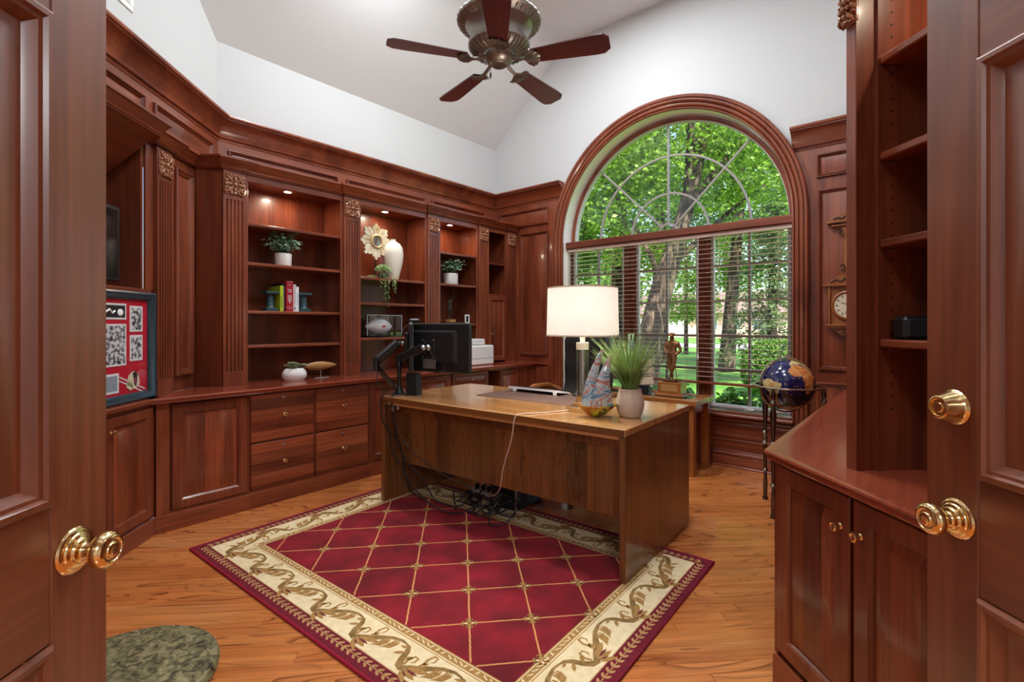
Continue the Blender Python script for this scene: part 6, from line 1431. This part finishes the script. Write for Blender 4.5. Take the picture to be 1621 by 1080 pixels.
# ================================================================== outside the window
GZ = -.35
LAWN = noisemat('lawn_grass', [(.3, srgb(52, 96, 30)), (.5, srgb(84, 136, 44)), (.7, srgb(128, 172, 70))], .9, .95, 8, .4)
struct('lawn', B().box(-60, 70, YW+.3, 34, GZ-.2, GZ), LAWN, smooth=False)
ASPH = noisemat('asphalt', [(.3, srgb(150, 150, 156)), (.7, srgb(178, 178, 184))], 3, .9)
struct('street', B().box(-90, 90, 34, 41, GZ-.2, GZ+.01), ASPH, smooth=False)
struct('far_lawn', B().box(-90, 90, 41, 120, GZ-.2, GZ), LAWN, smooth=False)
struct('driveway', B().box(-11, -3, 41, 58, GZ, GZ+.02), mat('concrete_drive', srgb(226, 214, 208), .8), smooth=False)
BARK = noisemat('bark', [(.40, srgb(8, 6, 5)), (.52, srgb(40, 32, 26)), (.66, srgb(112, 96, 80))], 6, .95, 6, 1.5, mapping=(1, 1, .22), bump=1.0)
LEAF_A = leafmat('maple_leaf', srgb(40, 82, 14), srgb(158, 200, 66), .45)
LEAF_B = leafmat('elm_leaf', srgb(30, 66, 18), srgb(120, 168, 62), .4)
LEAF_D = leafmat('spruce_needle', srgb(58, 84, 58), srgb(120, 142, 84), .15)
LEAF_H = leafmat('hedge_leaf', srgb(36, 78, 20), srgb(116, 156, 56), .3)
LEAF_P = leafmat('hosta_leaf', srgb(34, 84, 24), srgb(118, 168, 62), .3)
def leaf_mesh(parent, name, P, size, m, flat=.5):
    n = len(P); d = rng.normal(size=(n, 3)); d[:, 2] *= flat; d /= np.linalg.norm(d, axis=1)[:, None]
    e = np.cross(d, rng.normal(size=(n, 3))); e /= np.linalg.norm(e, axis=1)[:, None]
    s = size*rng.uniform(.6, 1.25, size=(n, 1))
    V = np.empty((n, 4, 3)); V[:, 0] = P-d*s*.5; V[:, 1] = P+e*s*.34; V[:, 2] = P+d*s*.6; V[:, 3] = P-e*s*.34
    base = np.array(BASE[parent.name]); V = (V.reshape(-1, 3)-base)
    me = bpy.data.meshes.new(name); me.vertices.add(4*n); me.vertices.foreach_set('co', V.ravel()); me.loops.add(4*n); me.loops.foreach_set('vertex_index', np.arange(4*n)); me.polygons.add(n)
    me.polygons.foreach_set('loop_start', np.arange(0, 4*n, 4)); me.update(calc_edges=True); me.validate(); me.materials.append(m)
    o = bpy.data.objects.new(name, me); COL.objects.link(o); o.parent = parent; o['kind'] = 'stuff'; BASE[o.name] = tuple(base); return o
def clump(c, r, n, k, sig):
    C_ = rng.normal(size=(k, 3)); C_ /= np.linalg.norm(C_, axis=1)[:, None]; C_ *= (rng.random((k, 1))**.45); C_ = C_*np.array(r)+np.array(c)
    return C_[rng.integers(0, k, n)]+rng.normal(size=(n, 3))*np.array([sig, sig, sig*.6])
def px(x, y, d): p = at_depth(x, y, d); return (p.x, p.y, p.z)
def tree(name, label, base, trunk, branches, crowns, m, size, group=None, cat='tree'):
    t = thing(name, label, cat, WF, base, group)
    part(t, 'trunk', B().tube([p for p, r in trunk], [r for p, r in trunk], 14), BARK)
    for br in branches: part(t, 'branch', B().tube([p for p, r in br], [r for p, r in br], 8), BARK)
    leaf_mesh(t, 'leaves', np.concatenate([clump(*c) for c in crowns]), size, m); return t
# the leaning shade tree outside the middle sash
b0 = Vector(px(1016, 640, 10.3)); b0.z = GZ
tr = [(tuple(b0), .40), (px(1022, 590, 10.3), .28), (px(1030, 530, 10.3), .25), (px(1046, 465, 10.4), .23), (px(1066, 400, 10.5), .195), (px(1082, 345, 10.6), .17), (px(1100, 275, 10.7), .145), (px(1118, 195, 10.8), .12), (px(1128, 110, 10.9), .09)]
br = [[(px(1086, 330, 10.6), .10), (px(1110, 300, 10.7), .08), (px(1148, 252, 10.9), .065), (px(1185, 205, 11.2), .05), (px(1215, 160, 11.4), .03)],
      [(px(1088, 315, 10.6), .08), (px(1090, 260, 10.4), .075), (px(1094, 205, 10.2), .07), (px(1100, 140, 10.0), .05)],
      [(px(1108, 240, 10.7), .06), (px(1094, 215, 10.9), .05), (px(1080, 190, 11.2), .03)],
      [(px(1060, 420, 10.5), .09), (px(1090, 395, 10.9), .08), (px(1115, 372, 11.3), .06), (px(1160, 330, 11.8), .045), (px(1215, 290, 12.4), .03)],
      [(px(1050, 450, 10.5), .06), (px(1028, 400, 10.8), .05), (px(1000, 350, 11.2), .03)]]
tree('shade_tree', 'leaning thick-trunked shade tree outside the middle window sash', tuple(b0), tr, br,
     [(px(1090, 215, 11), (3.4, 2.2, 1.5), 9000, 130, .26), (px(1190, 250, 11.5), (1.9, 2.0, 1.5), 5200, 80, .26), (px(960, 300, 12), (2.0, 2.0, 1.3), 4200, 70, .26), (px(1080, 60, 11), (5, 3.5, 1.6), 6000, 110, .3), (px(1040, 395, 11.8), (1.5, 1.2, .5), 1700, 30, .2)], LEAF_A, .105, 'trees seen through the window')
def simple_tree(label, x, d, w_, m, crowns, size, lean=0, top=180):
    b0 = Vector(px(x, 560, d)); b0.z = GZ
    tr = [(tuple(b0), w_*1.3), (px(x+lean*.2, 500, d), w_), (px(x+lean*.5, 400, d), w_*.85), (px(x+lean*.8, 300, d), w_*.65), (px(x+lean, top, d), w_*.3)]
    br = [[(px(x+lean*.6, 350, d), w_*.4), (px(x+lean*.6-30, 290, d+.4), w_*.25), (px(x+lean*.6-50, 230, d+.6), w_*.1)], [(px(x+lean*.7, 320, d), w_*.4), (px(x+lean*.7+35, 270, d-.4), w_*.25), (px(x+lean*.7+60, 210, d-.6), w_*.1)]]
    return tree('shade_tree', label, tuple(b0), tr, br, crowns, m, size, 'trees seen through the window')
simple_tree('dark straight tree standing outside the left window sash', 978, 15, .27, LEAF_B, [(px(950, 280, 15), (2.8, 2, 2.4), 6500, 100, .3), (px(900, 380, 14), (1.8, 1.5, 1.3), 3800, 60, .28), (px(990, 190, 15), (3, 2, 1.5), 3800, 60, .3)], .13, 6)
simple_tree('slim forked tree farther back between the shade trees', 1042, 21, .30, LEAF_B, [(px(1030, 300, 21), (4, 3, 3), 7000, 90, .45), (px(1130, 330, 22), (3.6, 3, 2.4), 6000, 80, .45)], .17, 4)
simple_tree('dark background tree beyond the right window sash', 1150, 17, .22, LEAF_A, [(px(1200, 300, 17), (3.2, 2.5, 2.4), 7000, 90, .35), (px(1275, 240, 16), (3, 2.5, 2.5), 6000, 80, .35), (px(1140, 440, 19), (1.6, 1.4, .8), 1600, 24, .3)], .14, 30)
simple_tree('small young tree growing by the street', 1086, 27, .10, LEAF_A, [(px(1086, 488, 27), (1.9, 1.6, .95), 2600, 40, .3)], .16, 0, 470)
simple_tree('broad leafy tree across the street', 930, 46, .4, LEAF_B, [(px(930, 440, 46), (9, 5, 5), 6500, 80, .8)], .4, 0, 400)
simple_tree('tall leafy tree behind the far house', 1150, 90, .6, LEAF_B, [(px(1160, 420, 92), (13, 7, 8), 6000, 80, 1.4)], .5, 0, 380)
# conifer by the right sash
c0 = Vector(px(1222, 560, 13.5)); c0.z = GZ
t = thing('spruce_tree', 'loose spruce with drooping brownish needles outside the right sash', 'tree', WF, tuple(c0), 'trees seen through the window')
part(t, 'trunk', B().tube([tuple(c0), px(1222, 330, 13.5)], [.16, .04], 10), BARK)
P = []
for k in range(150):
    u = rng.random(); z = GZ+.5+4.4*u; L_ = 1.5*(1-u*.75); a = rng.uniform(0, 2*PI); n_ = 55; s_ = rng.random((n_, 1))
    P.append(np.array([c0.x, c0.y, z])+s_*L_*np.array([math.cos(a), math.sin(a), -.28])+rng.normal(size=(n_, 3))*np.array([.07, .07, .05]))
leaf_mesh(t, 'needles', np.concatenate(P), .10, LEAF_D)
# clipped hedge, hostas under the window
h0 = Vector(px(1225, 590, 11.0))
t = thing('hedge', 'rounded clipped green hedge on the lawn outside the right sash', 'hedge', WF, (h0.x, h0.y, GZ))
d = rng.normal(size=(9000, 3)); d /= np.linalg.norm(d, axis=1)[:, None]; d *= (1-.12*rng.random((9000, 1)))
hp = np.sign(d)*np.abs(d)**.75*np.array([.95, .8, .68])+np.array([h0.x+.25, h0.y+.2, GZ+.62])
leaf_mesh(t, 'leaves', hp, .075, LEAF_H, 1.0)
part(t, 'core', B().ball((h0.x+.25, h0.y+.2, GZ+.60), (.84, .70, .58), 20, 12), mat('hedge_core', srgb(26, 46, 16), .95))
for i, (X, Y, R_, hh) in enumerate(((-3.2, 5.75, .5, .75), (-2.45, 5.7, .5, .85), (-1.75, 5.85, .45, .9), (-1.25, 5.6, .42, .8), (-.7, 5.8, .5, .95), (-.05, 5.7, .5, .9), (-1.5, 6.5, .5, 1.0), (-2.6, 6.5, .55, 1.0))):
    t = thing('garden_shrub', 'low leafy green shrub growing right under the window', 'shrub', WF, (X, Y, GZ), 'shrubs under the window')
    part(t, 'stems', B().tube([(X, Y, GZ), (X+.03, Y, GZ+hh*.6)], .012, 6).tube([(X, Y, GZ), (X-.12, Y+.06, GZ+hh*.6)], .009, 6).tube([(X, Y, GZ), (X+.14, Y-.05, GZ+hh*.55)], .009, 6), BARK)
    leaf_mesh(t, 'leaves', clump((X, Y, GZ+hh*.5), (R_*.62, R_*.5, hh*.5), 1500, 40, .06), .085, LEAF_P, .35)
# house across the street
hx, hy = px(1100, 515, 60)[:2]
t = thing('house', 'pale brick house with wide garage across the street', 'house', WF, (hx, hy, GZ))
part(t, 'walls', B().box(hx-11, hx+9, hy, hy+8, GZ, GZ+3.0), mat('pink_brick', srgb(214, 176, 166), .85), smooth=False)
part(t, 'roof', B().xprism([(hy-.8, GZ+2.9), (hy+8.8, GZ+2.9), (hy+4, GZ+5.6)], hx-11.8, hx+9.8), mat('roof_shingle', srgb(122, 104, 98), .9), smooth=False)
for q in (-9, -4.5): part(t, 'garage_door', B().box(hx+q, hx+q+3.8, hy-.06, hy, GZ, GZ+2.3), mat('garage_white', srgb(236, 232, 230), .6), smooth=False)
for q in (1.5, 4, 6.5):
    f_ = part(t, 'window', B().box(hx+q, hx+q+1.2, hy-.06, hy, GZ+.9, GZ+2.2), mat('house_trim', srgb(230, 228, 226), .6), smooth=False); part(f_, 'pane', B().box(hx+q+.1, hx+q+1.1, hy-.08, hy-.06, GZ+1, GZ+2.1), mat('house_pane', srgb(96, 108, 118), .1), smooth=False)
